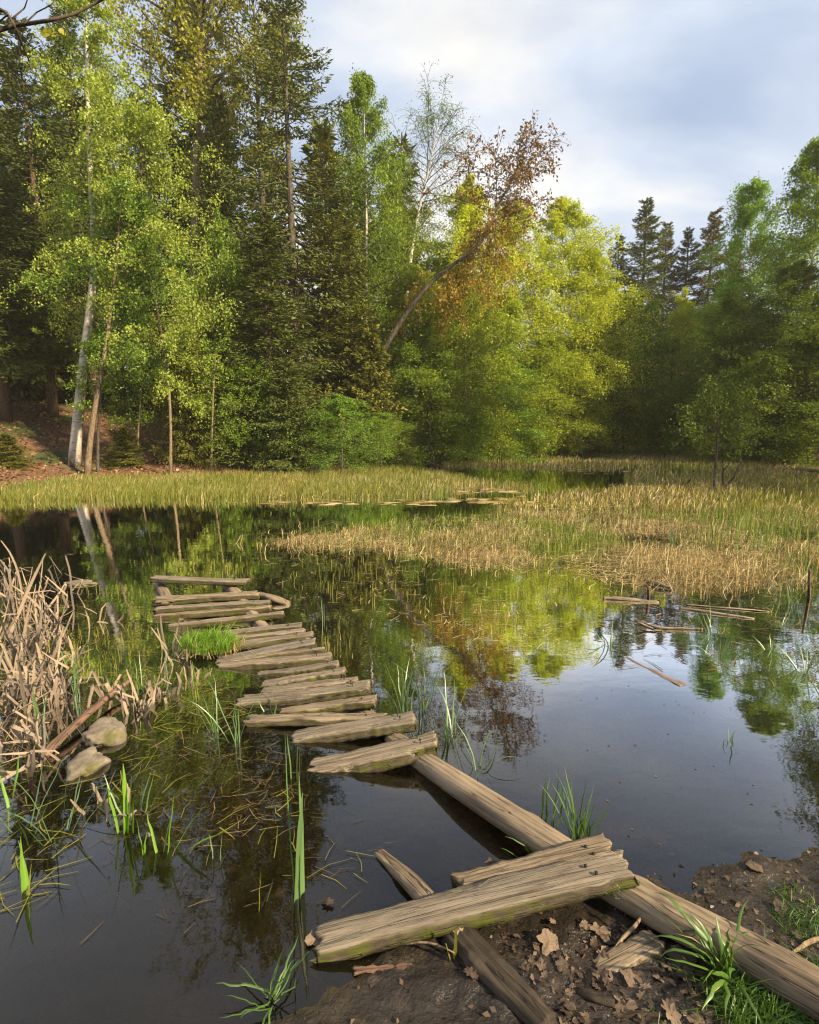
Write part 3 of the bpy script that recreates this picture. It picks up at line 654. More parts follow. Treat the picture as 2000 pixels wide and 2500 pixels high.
_, bb_, lb_ = broadleaf(43, lp, 0.03, 0.0, lambda t: 2.0, 24, 12, 26, 0.095, -38, -5, 0.9, 0.42, 0.10, 0.8, twig_r=0.007, clear=0.7)
obj('lower_branchwork', bb_.data('lower_branchwork', TWIG), lean); o = obj('lower_crown', lb_.data('lower_crown', L_ORANGE, False), lean); o['label'] = 'orange-yellow hanging leaves below the bare trunk'
tree_at('alder1', 'alder_tree', 'yellow-olive tree right below the leaning trunk', (1150, 660), 26.5, 5.8, rz=1.0, crown=L_OLIVE)
gY = 'yellow-green birches at the back of the pond'
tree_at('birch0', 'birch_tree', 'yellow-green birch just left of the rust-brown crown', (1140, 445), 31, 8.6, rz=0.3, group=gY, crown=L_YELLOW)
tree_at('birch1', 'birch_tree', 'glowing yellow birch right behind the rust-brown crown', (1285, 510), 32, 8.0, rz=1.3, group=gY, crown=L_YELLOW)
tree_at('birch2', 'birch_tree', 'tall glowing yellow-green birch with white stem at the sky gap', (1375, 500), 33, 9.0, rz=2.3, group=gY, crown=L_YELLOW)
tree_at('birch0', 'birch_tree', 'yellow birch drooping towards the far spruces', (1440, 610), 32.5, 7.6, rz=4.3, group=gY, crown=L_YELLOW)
tree_at('birch1', 'birch_tree', 'olive-green birch lower down in front of the glowing birches', (1210, 720), 29, 8.0, rz=5.3, group=gY, crown=L_OLIVE)
tree_at('birch2', 'birch_tree', 'green birch filling the middle of the far tree line', (1010, 660), 27.5, 8.2, rz=3.3, group=gY, crown=L_OLIVE)
gU = 'leafy undergrowth along the far shore'
tree_at('alder1', 'alder_tree', 'bright green alder at the shore under the leaning trunk', (1060, 800), 25, 5.8, rz=0.7, group=gU, crown=L_GREEN)
tree_at('alder0', 'alder_tree', 'rounded light green alder below the glowing birches', (1225, 850), 28, 5.6, rz=1.7, group=gU, crown=L_BIRCH2)
tree_at('alder1', 'alder_tree', 'olive alder between the light green alder and the white stem', (1330, 830), 30, 6.2, rz=2.7, group=gU, crown=L_OLIVE)
tree_at('hornbeam0', 'hornbeam_sapling', 'bright layered sapling leaning over the sedge band', (830, 975), 19.4, 3.8, rz=0.2, group=gU, crown=L_BIRCH2)
tree_at('hornbeam1', 'hornbeam_sapling', 'small layered sapling beside the fallen log', (930, 1010), 21.5, 3.4, rz=1.2, group=gU, crown=L_GREEN)
tree_at('hornbeam1', 'hornbeam_sapling', 'layered dark green sapling below the white birch stem', (1430, 810), 33.5, 8.0, rz=2.2, group=gU, crown=L_DARK)
tree_at('hornbeam0', 'hornbeam_sapling', 'tall layered green sapling under the far spruces', (1545, 740), 34.5, 9.0, rz=3.2, group=gU, crown=L_GREEN)
tree_at('hornbeam1', 'hornbeam_sapling', 'layered sapling in shade at the back corner of the pond', (1640, 840), 34, 8.4, rz=4.2, group=gU, crown=L_DARK)
tree_at('alder0', 'alder_tree', 'young tree with sunlit yellow-green spire before the far spruces', (1685, 735), 34, 4.6, rz=2.9, group=gU, crown=L_YELLOW)
tree_at('hornbeam0', 'hornbeam_sapling', 'dark low thicket sapling at the back shore', (1330, 960), 33, 5.0, rz=5.2, group=gU, crown=L_DARK)
tree_at('bush', 'bush', 'small pale green bush at the shore end of the fallen log', (1160, 1090), 26.0, 1.3, rz=0.4, group=gU, crown=L_BIRCH2, cat='bush')
tree_at('bush', 'bush', 'low green bush on the back shore below the alders', (1290, 1060), 30.0, 2.6, rz=1.4, group=gU, crown=L_OLIVE, cat='bush')
# far spruces in the gap
gF = 'far spruces in the sky gap'
tree_at('spruce2', 'spruce_tree', 'short pointed far spruce next to the yellow birch', (1512, 575), 44, 6.6, rz=0.3, group=gF, crown=NEEDLE_B)
tree_at('spruce0', 'spruce_tree', 'tallest far spruce in the sky gap with a bare lower trunk', (1582, 488), 43, 8.4, rz=1.3, group=gF, crown=NEEDLE)
tree_at('spruce0', 'spruce_tree', 'blunt far spruce close behind the tallest one', (1630, 545), 45, 7.0, rz=2.3, group=gF, crown=NEEDLE_L)
tree_at('spruce2', 'spruce_tree', 'bluish far spruce in the middle of the sky gap', (1685, 555), 44, 6.6, rz=3.3, group=gF, crown=NEEDLE_B)
tree_at('spruce0', 'spruce_tree', 'far spruce with brown-tinged tip before the right-hand birches', (1745, 515), 43, 7.6, rz=4.3, group=gF, crown=NEEDLE_R)
tree_at('spruce2', 'spruce_tree', 'far spruce tip peeping over the right-hand birch', (1800, 570), 44, 6.4, rz=5.3, group=gF, crown=NEEDLE_R)
# right-hand side, standing in shade
gR = 'shaded trees on the right-hand shore'
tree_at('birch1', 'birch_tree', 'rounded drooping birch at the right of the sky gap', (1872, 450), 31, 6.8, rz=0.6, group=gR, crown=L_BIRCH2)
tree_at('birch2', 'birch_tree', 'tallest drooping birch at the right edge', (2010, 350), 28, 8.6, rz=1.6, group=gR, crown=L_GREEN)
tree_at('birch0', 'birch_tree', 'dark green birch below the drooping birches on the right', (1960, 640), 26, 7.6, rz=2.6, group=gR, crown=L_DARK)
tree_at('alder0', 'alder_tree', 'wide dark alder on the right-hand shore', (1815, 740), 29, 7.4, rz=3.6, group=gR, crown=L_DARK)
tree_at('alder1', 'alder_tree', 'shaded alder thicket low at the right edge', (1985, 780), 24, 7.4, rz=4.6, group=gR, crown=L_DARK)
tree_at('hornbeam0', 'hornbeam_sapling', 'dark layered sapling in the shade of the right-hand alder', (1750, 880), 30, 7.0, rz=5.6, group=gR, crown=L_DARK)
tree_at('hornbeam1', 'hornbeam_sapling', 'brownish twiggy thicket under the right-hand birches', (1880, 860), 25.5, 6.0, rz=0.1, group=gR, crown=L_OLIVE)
# two more of the same shore stand just beside the view and are mirrored in the pond
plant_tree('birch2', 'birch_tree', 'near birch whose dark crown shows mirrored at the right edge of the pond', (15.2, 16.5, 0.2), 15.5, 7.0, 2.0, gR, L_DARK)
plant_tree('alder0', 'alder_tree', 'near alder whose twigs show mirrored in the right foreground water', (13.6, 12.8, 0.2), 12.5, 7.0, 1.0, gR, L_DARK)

tree_at('alder0', 'alder_tree', 'olive tree filling the wall of leaves left of the glowing birches', (960, 480), 31, 7.6, rz=5.0, group=gY, crown=L_OLIVE)
tree_at('alder1', 'alder_tree', 'light green tree behind the rounded alder on the far shore', (1120, 640), 31, 7.6, rz=0.8, group=gY, crown=L_BIRCH2)
tree_at('alder0', 'alder_tree', 'green tree behind the layered saplings at the back corner', (1480, 700), 37, 7.6, rz=2.5, group=gU, crown=L_OLIVE)
tree_at('alder1', 'alder_tree', 'shaded green tree behind the marsh sapling', (1760, 720), 35, 7.0, rz=3.9, group=gR, crown=L_DARK)
tree_at('hornbeam0', 'hornbeam_sapling', 'leafy green sapling at the foot of the old spruce', (620, 900), 20.5, 4.0, rz=4.0, group=gU, crown=L_GREEN)
tree_at('hornbeam1', 'hornbeam_sapling', 'brownish-leaved sapling in the gap below the bright birch crown', (470, 700), 23, 4.0, rz=5.0, group=gU, crown=L_MAPLE)
tree_at('hornbeam0', 'hornbeam_sapling', 'green maple sapling in front of the dark spruces', (540, 560), 22.5, 4.4, rz=2.0, group=gU, crown=L_GREEN)
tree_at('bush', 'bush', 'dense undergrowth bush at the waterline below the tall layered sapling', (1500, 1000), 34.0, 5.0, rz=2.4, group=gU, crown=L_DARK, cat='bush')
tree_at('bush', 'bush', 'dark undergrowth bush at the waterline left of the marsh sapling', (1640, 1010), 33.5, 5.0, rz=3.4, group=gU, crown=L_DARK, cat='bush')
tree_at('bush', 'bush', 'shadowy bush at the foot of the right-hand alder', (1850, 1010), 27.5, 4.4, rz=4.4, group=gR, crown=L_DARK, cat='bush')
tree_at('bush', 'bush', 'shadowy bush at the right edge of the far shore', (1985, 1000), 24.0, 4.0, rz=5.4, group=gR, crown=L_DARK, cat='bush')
# sapling standing in the meadow
gM = gz(1760, 1195)
hero('sapling', 'thin multi-stemmed sapling standing in the marsh on the right', 'tree',
     ((1745, 1190), (1748, 1130), (1752, 1080), (1756, 1030), (1760, 1000)), gM[1], 0.03, 0.3, crownr(1.25, 0.9, 0.4, 0.3), (BARK, TWIG, L_DARK), seed=51, nl=26, ntw=10, nleaf=20, leaf=0.06, e_low=25, e_top=70, droop=0.1)
for i, (xa, ya, xb, yb) in enumerate(((1772, 1192, 1812, 1128), (1768, 1190, 1765, 1120), (1680, 1190, 1686, 1172))):
    A = np.array([gz(xa, ya, -0.02), at(xb, yb, gz(xa, ya)[1])]); b = MB(); P = path_at(A, np.linspace(0, 1, 6)); P[1:-1] += rg.normal(0, 0.03, (4, 3)) * np.array((1, 1, 0))
    b.tube(P - P[0], np.linspace(0.04, 0.012, 6), 6); b.tube(np.array([P[3] - P[0], P[3] - P[0] + np.array((0.18, 0, 0.25))]), [0.015, 0.006], 5)
    o = obj('dead_stick', b.data('dead_stick', TWIG), None, P[0])
    tag(o, ('dark bare stem leaning right beside the marsh sapling', 'upright bare stem at the marsh sapling', 'short bare stick in the marsh left of the sapling')[i], 'stick')

# the wood behind and the added shade spruces, one mass
lb = MB(); tb_ = MB(); rgw = np.random.default_rng(77)
src = [spruce(600 + k, 17.0, 2.8, 0.2, 0.04, 24, 5, 0.30, 0.4, 0.68) for k in range(2)]
SHADE_TREES = [(27, 19, 1.0), (36, 20, 1.1), (23, 15, 0.8)]  # unseen spruces added out of view to shade the right-hand trees and marsh
for i in range(48 + len(SHADE_TREES)):
    az = rgw.uniform(-0.86, 0.78); r_ = np.interp(az, SH_AZ, SH_R) + rgw.uniform(12, 26) + (6 if az > 0.2 else 0)
    x, y = math.sin(az) * r_, math.cos(az) * r_; s = rgw.uniform(0.65, 0.95) if az > 0.02 else rgw.uniform(0.95, 1.25)
    if az > 0.18: s *= 0.75
    if i >= 48: x, y, s = SHADE_TREES[i - 48]
    tb, bb, l_ = src[i % 2]; ang = rgw.uniform(0, 6.28); c, sn = math.cos(ang), math.sin(ang); Rm = np.array(((c, -sn, 0), (sn, c, 0), (0, 0, 1)))
    base_ = np.array((x, y, float(hz(x, y))))
    for dst, s_ in ((lb, l_), (tb_, tb)):
        n0 = dst.n
        for vv in s_.v: dst.v.append((vv @ Rm.T * s + base_).astype(np.float32))
        for ff in s_.f: dst.f.append(ff + n0)
        dst.n = n0 + s_.n
wd = obj('surrounding_wood', None); tag(wd, 'dark spruce wood around the pond behind the shore trees, with unseen spruces added for shade', None, None, 'stuff')
o = obj('foliage', lb.data('wood_foliage', NEEDLE, False), wd); o['kind'] = 'stuff'
o = obj('stems', tb_.data('wood_stems', BARK), wd); o['kind'] = 'stuff'

# ------------------------------------------------------------------ the plank walkway
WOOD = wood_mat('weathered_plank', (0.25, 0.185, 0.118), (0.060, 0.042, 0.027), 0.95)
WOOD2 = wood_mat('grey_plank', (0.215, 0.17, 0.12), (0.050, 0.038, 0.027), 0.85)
def log_mat(name, light, dark):
    m = Mat(name); v = m.coord('Object')
    g_ = m.noise(m.mapping(v, (2, 34, 34)), 1.5, 6, 0.65, 0.4); b_ = m.noise(m.mapping(v, (2, 4, 4)), 1.3, 5, 0.6)
    col = m.mix(m.rng(g_, 0.32, 0.66), dark, light); col = m.mix(m.math('MULTIPLY', m.rng(b_, 0.45, 0.66), 0.6), col, tuple(min(1, x * 1.45) for x in light))
    crk = m.noise(m.mapping(v, (0.8, 20, 20)), 1.2, 3, 0.5, 0.6); c_ = m.rng(m.math('ABSOLUTE', m.math('SUBTRACT', crk, 0.5)), 0.016, 0.003)
    col = m.mix(m.math('MULTIPLY', c_, 0.8), col, (0.03, 0.02, 0.014))
    m.bsdf(col, 0.8, m.bump(m.math('SUBTRACT', g_, c_), 0.5, 0.006), 0.2); return m.m
LOGM = log_mat('peeled_log', (0.24, 0.182, 0.122), (0.065, 0.047, 0.032))
ROTM = log_mat('rotten_log', (0.055, 0.042, 0.030), (0.015, 0.012, 0.009))

walk = thing('plank_walkway', 'broken walkway of weathered planks on logs running out into the pond', 'walkway', gz(1100, 2100))
def frame_from(p, ex, up=(0, 0, 1)):
    ex = unit(ex); ey = unit(np.cross(up, ex)); ez = np.cross(ex, ey)
    return Matrix(((ex[0], ey[0], ez[0], p[0]), (ex[1], ey[1], ez[1], p[1]), (ex[2], ey[2], ez[2], p[2]), (0, 0, 0, 1)))
def child_at(o, mw):
    bpy.context.view_layer.update()
    o.matrix_parent_inverse = Matrix.Identity(4)
    o.matrix_local = Matrix.Translation(-walk.location) @ mw
def plank(Lp, Rp, zl, zr, width, thick, seed, mat=None, nx=56, warp=0.012, rag=0.03):
    """Lp, Rp: ends of the near top edge; local x along, y away from the viewer, z up"""
    a, c = gz(*Lp, zl), gz(*Rp, zr); L = float(np.linalg.norm(c - a)); rgen = np.random.default_rng(seed)
    ny, nzz = 9, 3
    yy = np.linspace(0, width, ny)
    prof = [(y, 0, 1) for y in yy] + [(width, -thick * k / nzz, 0) for k in range(1, nzz)] + [(y, -thick, -1) for y in yy[::-1]] + [(0, -thick * k / nzz, 0) for k in range(nzz - 1, 0, -1)]
    prof = np.array(prof); m_ = len(prof); u = np.linspace(0, 1, nx)
    Xg = np.repeat(u[:, None] * L, m_, 1); Yg = np.repeat(prof[None, :, 0], nx, 0).astype(float); Zg = np.repeat(prof[None, :, 1], nx, 0).astype(float)
    # ragged ends, wavy edges, grooves along the grain
    endn = fbm(prof[:, 0] * 55 + seed, prof[:, 1] * 40, 3, seed) * rag
    Xg += endn[None, :] * np.where(u < 0.5, (1 - u * 2) ** 6, 0)[:, None] + (np.roll(endn, 3) * 0.7)[None, :] * np.where(u > 0.5, (u * 2 - 1) ** 6, 0)[:, None]
    edge = (Yg - width / 2) / (width / 2)
    Yg += edge * (fbm(u * 7 + seed, u * 0 + 3, 3, seed)[:, None] * 0.012 + fbm(u * 25 + seed, u * 0, 2, seed + 1)[:, None] * 0.005) + warp * np.sin(u * 3.1 + seed)[:, None] * 0.6
    topm = prof[:, 2][None, :] > 0
    groove = fbm(Xg * 2.2 + seed, Yg * 95, 3, seed + 2) * 0.005
    cut = fbm(Xg * 1.6 + seed * 3, Yg * 60, 2, seed + 5); groove -= np.where(cut > 0.28, (cut - 0.28) * 0.06, 0)
    Zg += np.where(topm, groove, fbm(Xg * 6, Yg * 20 + Zg * 40, 3, seed + 3) * 0.006) + (warp * np.sin(u * 2.6 + seed * 1.7))[:, None] * 0.7
    rnd = (np.abs(edge) > 0.98) & topm; Zg -= np.where(rnd, 0.004 + 0.006 * np.abs(fbm(Xg * 18, Yg, 2, seed + 6)), 0)
    Yg += np.where(~topm & (Yg < width * 0.5) & (prof[None, :, 2] == 0), fbm(Xg * 9 + seed, Zg * 50, 3, seed + 7) * 0.010, 0)
    b = MB(); i = np.arange(nx - 1)[:, None] * m_; j = np.arange(m_)[None, :]; k = (j + 1) % m_
    b.add(np.stack([Xg, Yg, Zg], -1), np.stack([i + j, i + m_ + j, i + m_ + k, i + k], -1).reshape(-1, 4))
    # end caps as strips between the top and the bottom rows
    for r_, flip in ((0, False), (nx - 1, True)):
        o_ = r_ * m_; top = list(range(ny)); bot = [2 * ny + nzz - 2 - t for t in range(ny)]
        for t in range(ny - 1):
            f = [o_ + top[t], o_ + top[t + 1], o_ + bot[t + 1], o_ + bot[t]]; b.f.append(np.array([f[::-1] if flip else f], np.int32))
    o = obj('plank', b.data('plank', mat or WOOD, False), walk)
    child_at(o, frame_from(a, c - a))
    return o
def A1(x, y): return (340 + x * 0.28986, 1380 + y * 0.28986)
def A2(x, y): return (480 + x * 0.34783, 1580 + y * 0.34783)
def A3(x, y): return (680 + x * 0.53333, 1980 + y * 0.53333)
PL = [
    (A1(85, 112), A1(890, 129), 0.15, 0.15, 0.13, 0.045),
    (A1(107, 270), A1(965, 236), 0.07, 0.12, 0.10, 0.045), (A1(122, 300), A1(995, 252), 0.05, 0.11, 0.09, 0.05),
    (A1(118, 378), A1(1082, 306), 0.05, 0.11, 0.10, 0.045), (A1(118, 428), A1(1100, 345), 0.03, 0.10, 0.08, 0.05),
    (A1(225, 508), A1(1206, 408), 0.03, 0.11, 0.085, 0.045),
    (A1(520, 606), A1(1350, 512), 0.05, 0.12, 0.11, 0.045), (A1(420, 660), A1(1388, 542), 0.04, 0.12, 0.075, 0.045),
    (A1(400, 712), A1(1452, 584), 0.03, 0.115, 0.10, 0.05), (A1(640, 806), A1(1466, 668), 0.015, 0.115, 0.14, 0.05),
    (A1(760, 818), A1(1548, 706), 0.015, 0.12, 0.06, 0.045), (A1(640, 868), A1(1597, 757), 0.005, 0.12, 0.12, 0.055),
    (A1(980, 918), A1(1662, 832), 0.01, 0.11, 0.085, 0.05),
    (A2(440, 272), A2(1028, 184), 0.02, 0.11, 0.12, 0.045), (A2(460, 322), A2(1110, 238), 0.01, 0.115, 0.10, 0.05),
    (A2(270, 398), A2(1197, 278), 0.005, 0.12, 0.15, 0.06), (A2(560, 452), A2(1240, 384), 0.015, 0.10, 0.085, 0.045),
    (A2(330, 530), A2(1310, 512), 0.03, 0.07, 0.10, 0.04), (A2(670, 676), A2(1530, 508), 0.005, 0.12, 0.13, 0.055),
    (A2(770, 888), A2(1682, 672), 0.0, 0.135, 0.14, 0.065),
    (A3(840, 395), A3(1545, 228), 0.10, 0.175, 0.13, 0.05), (A3(180, 652), A3(1642, 296), 0.03, 0.185, 0.125, 0.055)]
PLO = []
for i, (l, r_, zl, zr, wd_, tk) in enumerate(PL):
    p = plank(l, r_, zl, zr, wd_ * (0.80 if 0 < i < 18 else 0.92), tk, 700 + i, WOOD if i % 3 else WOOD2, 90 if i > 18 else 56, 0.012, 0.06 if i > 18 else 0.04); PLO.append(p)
# supporting logs
def log(pts, rad, name='support_log', mat=None, seed=0, crack=True, bumpy=0.006, parent=True, rings=110, seg=36):
    P = np.array(pts, float); K = len(P); tt = np.linspace(0, K - 1, rings); Q = np.stack([np.interp(tt, range(K), P[:, k]) for k in range(3)], -1)
    for _ in range(12): Q[1:-1] = (Q[:-2] + 2 * Q[1:-1] + Q[2:]) / 4
    o0 = Q[0]; ex = unit(Q[-1] - Q[0]); mw = frame_from(o0, ex); Rm = np.array(mw.to_3x3()); L = (Q - o0) @ Rm
    rr = np.interp(np.linspace(0, 1, rings), np.linspace(0, 1, len(rad)), rad)
    a = np.arange(seg) * 2 * np.pi / seg; s = np.arange(rings) / rings
    lx = L[:, 0:1]; Rr = rr[:, None] * (1 + 0.10 * fbm(lx * 2.5 + seed, np.cos(a)[None] * 1.2 + np.sin(a)[None] * 0.7, 3, seed)) + fbm(lx * 4 + seed, a[None] * 6, 3, seed + 3) * bumpy
    rgen = np.random.default_rng(seed)
    for k in range(5):        # knots
        kx, ka = rgen.uniform(0.08, 0.95) * L[-1, 0], rgen.uniform(0.2, 2.9)
        d2 = ((lx - kx) / 0.03) ** 2 + ((a[None] - ka) / 0.35) ** 2; Rr = Rr + 0.009 * np.exp(-d2) - 0.006 * np.exp(-d2 * 7)
    if crack:
        for ca, am in ((1.55, 0.008), (2.2, 0.005)):
            cc = ca + 0.35 * fbm(lx * 1.3 + seed, lx * 0 + ca, 2, seed + 9); Rr = Rr - am * np.exp(-((a[None] - cc) / 0.05) ** 2) * sstep(0.0, 0.25, np.abs(fbm(lx * 0.9 + 4, lx * 0 + ca, 2, 5)) + 0.12)
    V = np.stack([np.broadcast_to(lx, Rr.shape), L[:, 1:2] + Rr * np.cos(a)[None], L[:, 2:3] + Rr * np.sin(a)[None]], -1)
    b = MB(); i = np.arange(rings - 1)[:, None] * seg; j = np.arange(seg)[None, :]; k = (j + 1) % seg
    b.add(V, np.stack([i + j, i + seg + j, i + seg + k, i + k], -1).reshape(-1, 4))
    for r_, fl in ((0, 0), (rings - 1, 1)):
        c = V[r_].mean(0); n0 = b.n; b.add([c], np.zeros((0, 3), np.int32))
        tri = np.array([[n0, r_ * seg + x, r_ * seg + (x + 1) % seg] for x in range(seg)], np.int32); b.f.append(tri[:, ::-1] if fl else tri)
    o = obj(name, b.data(name, mat or LOGM), walk if parent else None)
    if parent: child_at(o, mw)
    else: o.matrix_world = mw
    return o
D = 1.1594
log([gz(955, 1800, 0.0), gz(1026, 1855, 0.02), gz(1142, 1931, 0.06), gz(1275, 2017, 0.07), gz(1400, 2100, 0.07), gz(1520, 2172, 0.08), gz(1665, 2250, 0.09), gz(1815, 2320, 0.10), gz(1915, 2378, 0.11), gz(2060, 2460, 0.12)],
    [0.046, 0.049, 0.052, 0.054, 0.055, 0.056, 0.058, 0.056, 0.060, 0.056], seed=3, rings=150, seg=72, bumpy=0.0025)
log([gz(556, 1425, 0.035), gz(640, 1535, 0.005), gz(760, 1635, 0.0), gz(885, 1742, -0.005), gz(985, 1822, -0.02)], [0.06, 0.052, 0.05, 0.05, 0.045], seed=5)
log([gz(388, 1425, 0.035), gz(425, 1490, -0.03), gz(480, 1590, -0.07), gz(540, 1680, -0.10), gz(640, 1800, -0.12)], [0.05, 0.05, 0.05, 0.05, 0.05], seed=6)
log([gz(925, 2085, -0.01), gz(1000, 2150, 0.015), gz(1070, 2225, 0.03), gz(1130, 2290, 0.035)], [0.020, 0.029, 0.033, 0.035], seed=7, mat=LOGM, rings=60)
log([gz(1105, 2270, 0.02), gz(1170, 2340, 0.03), gz(1240, 2410, 0.035), gz(1340, 2510, 0.04)], [0.043, 0.045, 0.043, 0.038], seed=8, mat=ROTM, bumpy=0.02, rings=80)
b = MB(); b.tube([(0, 0, -0.01), (0.003, 0, 0.016)], [0.0025, 0.0025], 6); b.tube([(0.003, 0, 0.0155), (0.003, 0, 0.019)], [0.006, 0.006], 8); NAIL = b.data('nail', ROTM)
for i, (l, r_, zl, zr, wd_, tk) in enumerate(PL):
    Ln = float(np.linalg.norm(gz(*r_, zr) - gz(*l, zl)))
    for q_, yq in ((0.88, 0.35), (0.86, 0.7)) if wd_ > 0.1 else ((0.87, 0.5),):
        obj('nail', NAIL, PLO[i], (Ln * q_, wd_ * yq * 0.8, -0.006))

# ------------------------------------------------------------------ grass and reed plants
G_BLUE = leaf_mat('sedge_blue_green', (0.085, 0.165, 0.055), (0.14, 0.24, 0.075), 0.35, 0.08)
G_LIME = leaf_mat('iris_green', (0.14, 0.29, 0.02), (0.20, 0.36, 0.035), 0.40, 0.06)
G_TUFT = leaf_mat('tuft_green', (0.10, 0.23, 0.012), (0.20, 0.34, 0.025), 0.35, 0.03)
G_DEEP = leaf_mat('bank_grass_green', (0.045, 0.11, 0.014), (0.10, 0.18, 0.024), 0.35, 0.04)
CAT_D = straw_mat('dead_cattail', (0.19, 0.14, 0.098), (0.34, 0.26, 0.19), (0.52, 0.425, 0.325))
CAT_G = straw_mat('grey_cattail', (0.10, 0.08, 0.064), (0.19, 0.155, 0.125), (0.31, 0.265, 0.215))
def blade(h, wid, lean, curl, seed, n=9, kink=None, tip=0.08, base_w=0.7):
    r_ = np.random.default_rng(seed); u = np.linspace(0, 1, n)
    th = lean + curl * u ** 1.6 + r_.normal(0, 0.02, n).cumsum()
    if kink is not None:
        for kt, ka in kink: th = th + np.where(u >= kt, ka, 0)
    dx, dz = np.sin(th) * h / (n - 1), np.cos(th) * h / (n - 1)
    P = np.stack([np.concatenate([[0], np.cumsum(dx[:-1])]), r_.normal(0, 0.004, n).cumsum(), np.concatenate([[0], np.cumsum(dz[:-1])])], -1)
    wv = wid * np.interp(u, [0, 0.3, 0.75, 1], [base_w, 1, 0.8, tip]); tw = r_.normal(0, 0.5) + r_.normal(0, 0.5) * u
    side = np.stack([-np.sin(tw) * 0.3, np.cos(tw), np.sin(tw) * 0.4], -1); side = unit(side)
    b = MB(); b.ribbon(P, wv, side, 0.35); return b
def plant(name, label, cat, px, blds, mat, group=None, z=None, rz0=None, sub='leaf'):
    """blds: list of (height, half width, lean, curl, azimuth[, kink])"""
    c = gz(*px, 0.0) if z is None else gz(*px, z)
    zg = float(hz(c[0], c[1])); base = np.array((c[0], c[1], max(min(zg, 0.0), -0.10) if z is None else z))
    t = thing(name, label, cat, base, 0, group)
    for i, bl in enumerate(blds):
        h, wd_, le, cu, az = bl[:5]; kk = bl[5] if len(bl) > 5 else None; mt = bl[6] if len(bl) > 6 else mat
        b = blade(h - base[2] * (z is None), wd_, le, cu, hash((name, px, i)) % 99991 if False else int(px[0] * 7 + px[1] * 13 + i * 31), kink=kk, tip=0.5 if kk else 0.06)
        off = rg.normal(0, 0.012, 2)
        obj(sub, b.data(sub, mt), t, (off[0], off[1], 0), (0, 0, az))
    return t
def fan(n, h, wd_, lean, curl, az0=None, azs=3.14, seed=0):
    r_ = np.random.default_rng(seed); return [(h * r_.uniform(0.55, 1.1), wd_ * r_.uniform(0.7, 1.15), abs(r_.normal(lean, lean * 0.6)), abs(r_.normal(curl, curl * 0.7)), (az0 or 0) + r_.uniform(-azs, azs)) for _ in range(n)]
gi = 'green reed shoots in the near water'
plant('iris_plant', 'broad bright green reed leaves in front of the stone', 'plant', (306, 2030), [(0.30, 0.016, 0.03, 0.05, 0), (0.26, 0.014, 0.06, 0.05, 0.3), (0.22, 0.009, 0.1, 0.05, 3.0), (0.15, 0.007, 0.02, 0.05, 1)], G_LIME, gi)
plant('iris_plant', 'spreading bright green reed leaves in open water left of the tall shoot', 'plant', (395, 2085), [(0.26, 0.008, 0.12, 0.1, 0), (0.22, 0.009, 0.35, 0.6, 0.2), (0.16, 0.008, 0.7, 0.6, 0.1), (0.16, 0.007, 0.25, 0.2, 2.8), (0.20, 0.006, 0.2, 0.2, 0.5)], G_LIME, gi)
plant('iris_plant', 'small dark green reed shoot beside the spreading leaves', 'plant', (352, 2085), [(0.14, 0.009, 0.02, 0.1, 3), (0.10, 0.008, 0.1, 0.1, 0)], G_LIME, gi)
plant('iris_plant', 'upright green reed blades at the lower left edge', 'plant', (50, 2175), [(0.22, 0.010, 0.02, 0.05, 0), (0.19, 0.009, 0.05, 0.05, 3), (0.13, 0.008, 0.04, 0.05, 1)], G_LIME, gi)
plant('iris_plant', 'bright green blade standing near the dark left edge', 'plant', (25, 1975), [(0.24, 0.009, 0.12, 0.05, 0.2), (0.16, 0.007, 0.1, 0.05, 2.8)], G_LIME, gi)
plant('cattail_shoot', 'single tall grey-green cattail shoot with split tip in open water', 'plant', (719, 2180), [(0.46, 0.021, 0.0, 0.02, 0), (0.40, 0.017, 0.03, 0.03, 0.1), (0.60, 0.008, 0.03, -0.1, 3.1)], G_BLUE, gi)
plant('cattail_shoot', 'twin-bladed shoot with brown tip below the lowest broken plank', 'plant', (722, 1905), [(0.22, 0.010, 0.04, 0.05, 3.14), (0.21, 0.010, 0.02, 0.05, 0.2), (0.16, 0.005, 0.05, 0.1, 0.1, None, CAT_D)], G_BLUE, gi)
plant('cattail_shoot', 'thin yellowing shoot in open water left of the tall one', 'plant', (527, 2098), [(0.13, 0.005, 0.02, 0.1, 0), (0.10, 0.004, 0.04, 0.1, 3)], G_BLUE, gi)
plant('cattail_shoot', 'thin brown-tipped shoot near the lower middle', 'plant', (636, 2228), [(0.16, 0.005, 0.02, 0.05, 0, None, OLV), (0.09, 0.004, 0.3, 0.1, 0.2)], G_BLUE, gi)
plant('cattail_shoot', 'short double shoot by the far end of the walkway', 'plant', (788, 1510), [(0.20, 0.010, 0.03, 0.05, 3), (0.17, 0.010, 0.05, 0.05, 0.2), (0.13, 0.008, 0.1, 0.1, 1, None, CAT_D)], G_BLUE, gi)
plant('reed_shoot', 'pair of yellow-tipped shoots against the near plank', 'plant', (1100, 2352), [(0.13, 0.010, 0.05, -0.02, 0.4, None, OLV), (0.09, 0.007, -0.25, 0.1, 0.0, None, OLV)], OLV, gi)
gs = 'sedge tufts around the walkway'
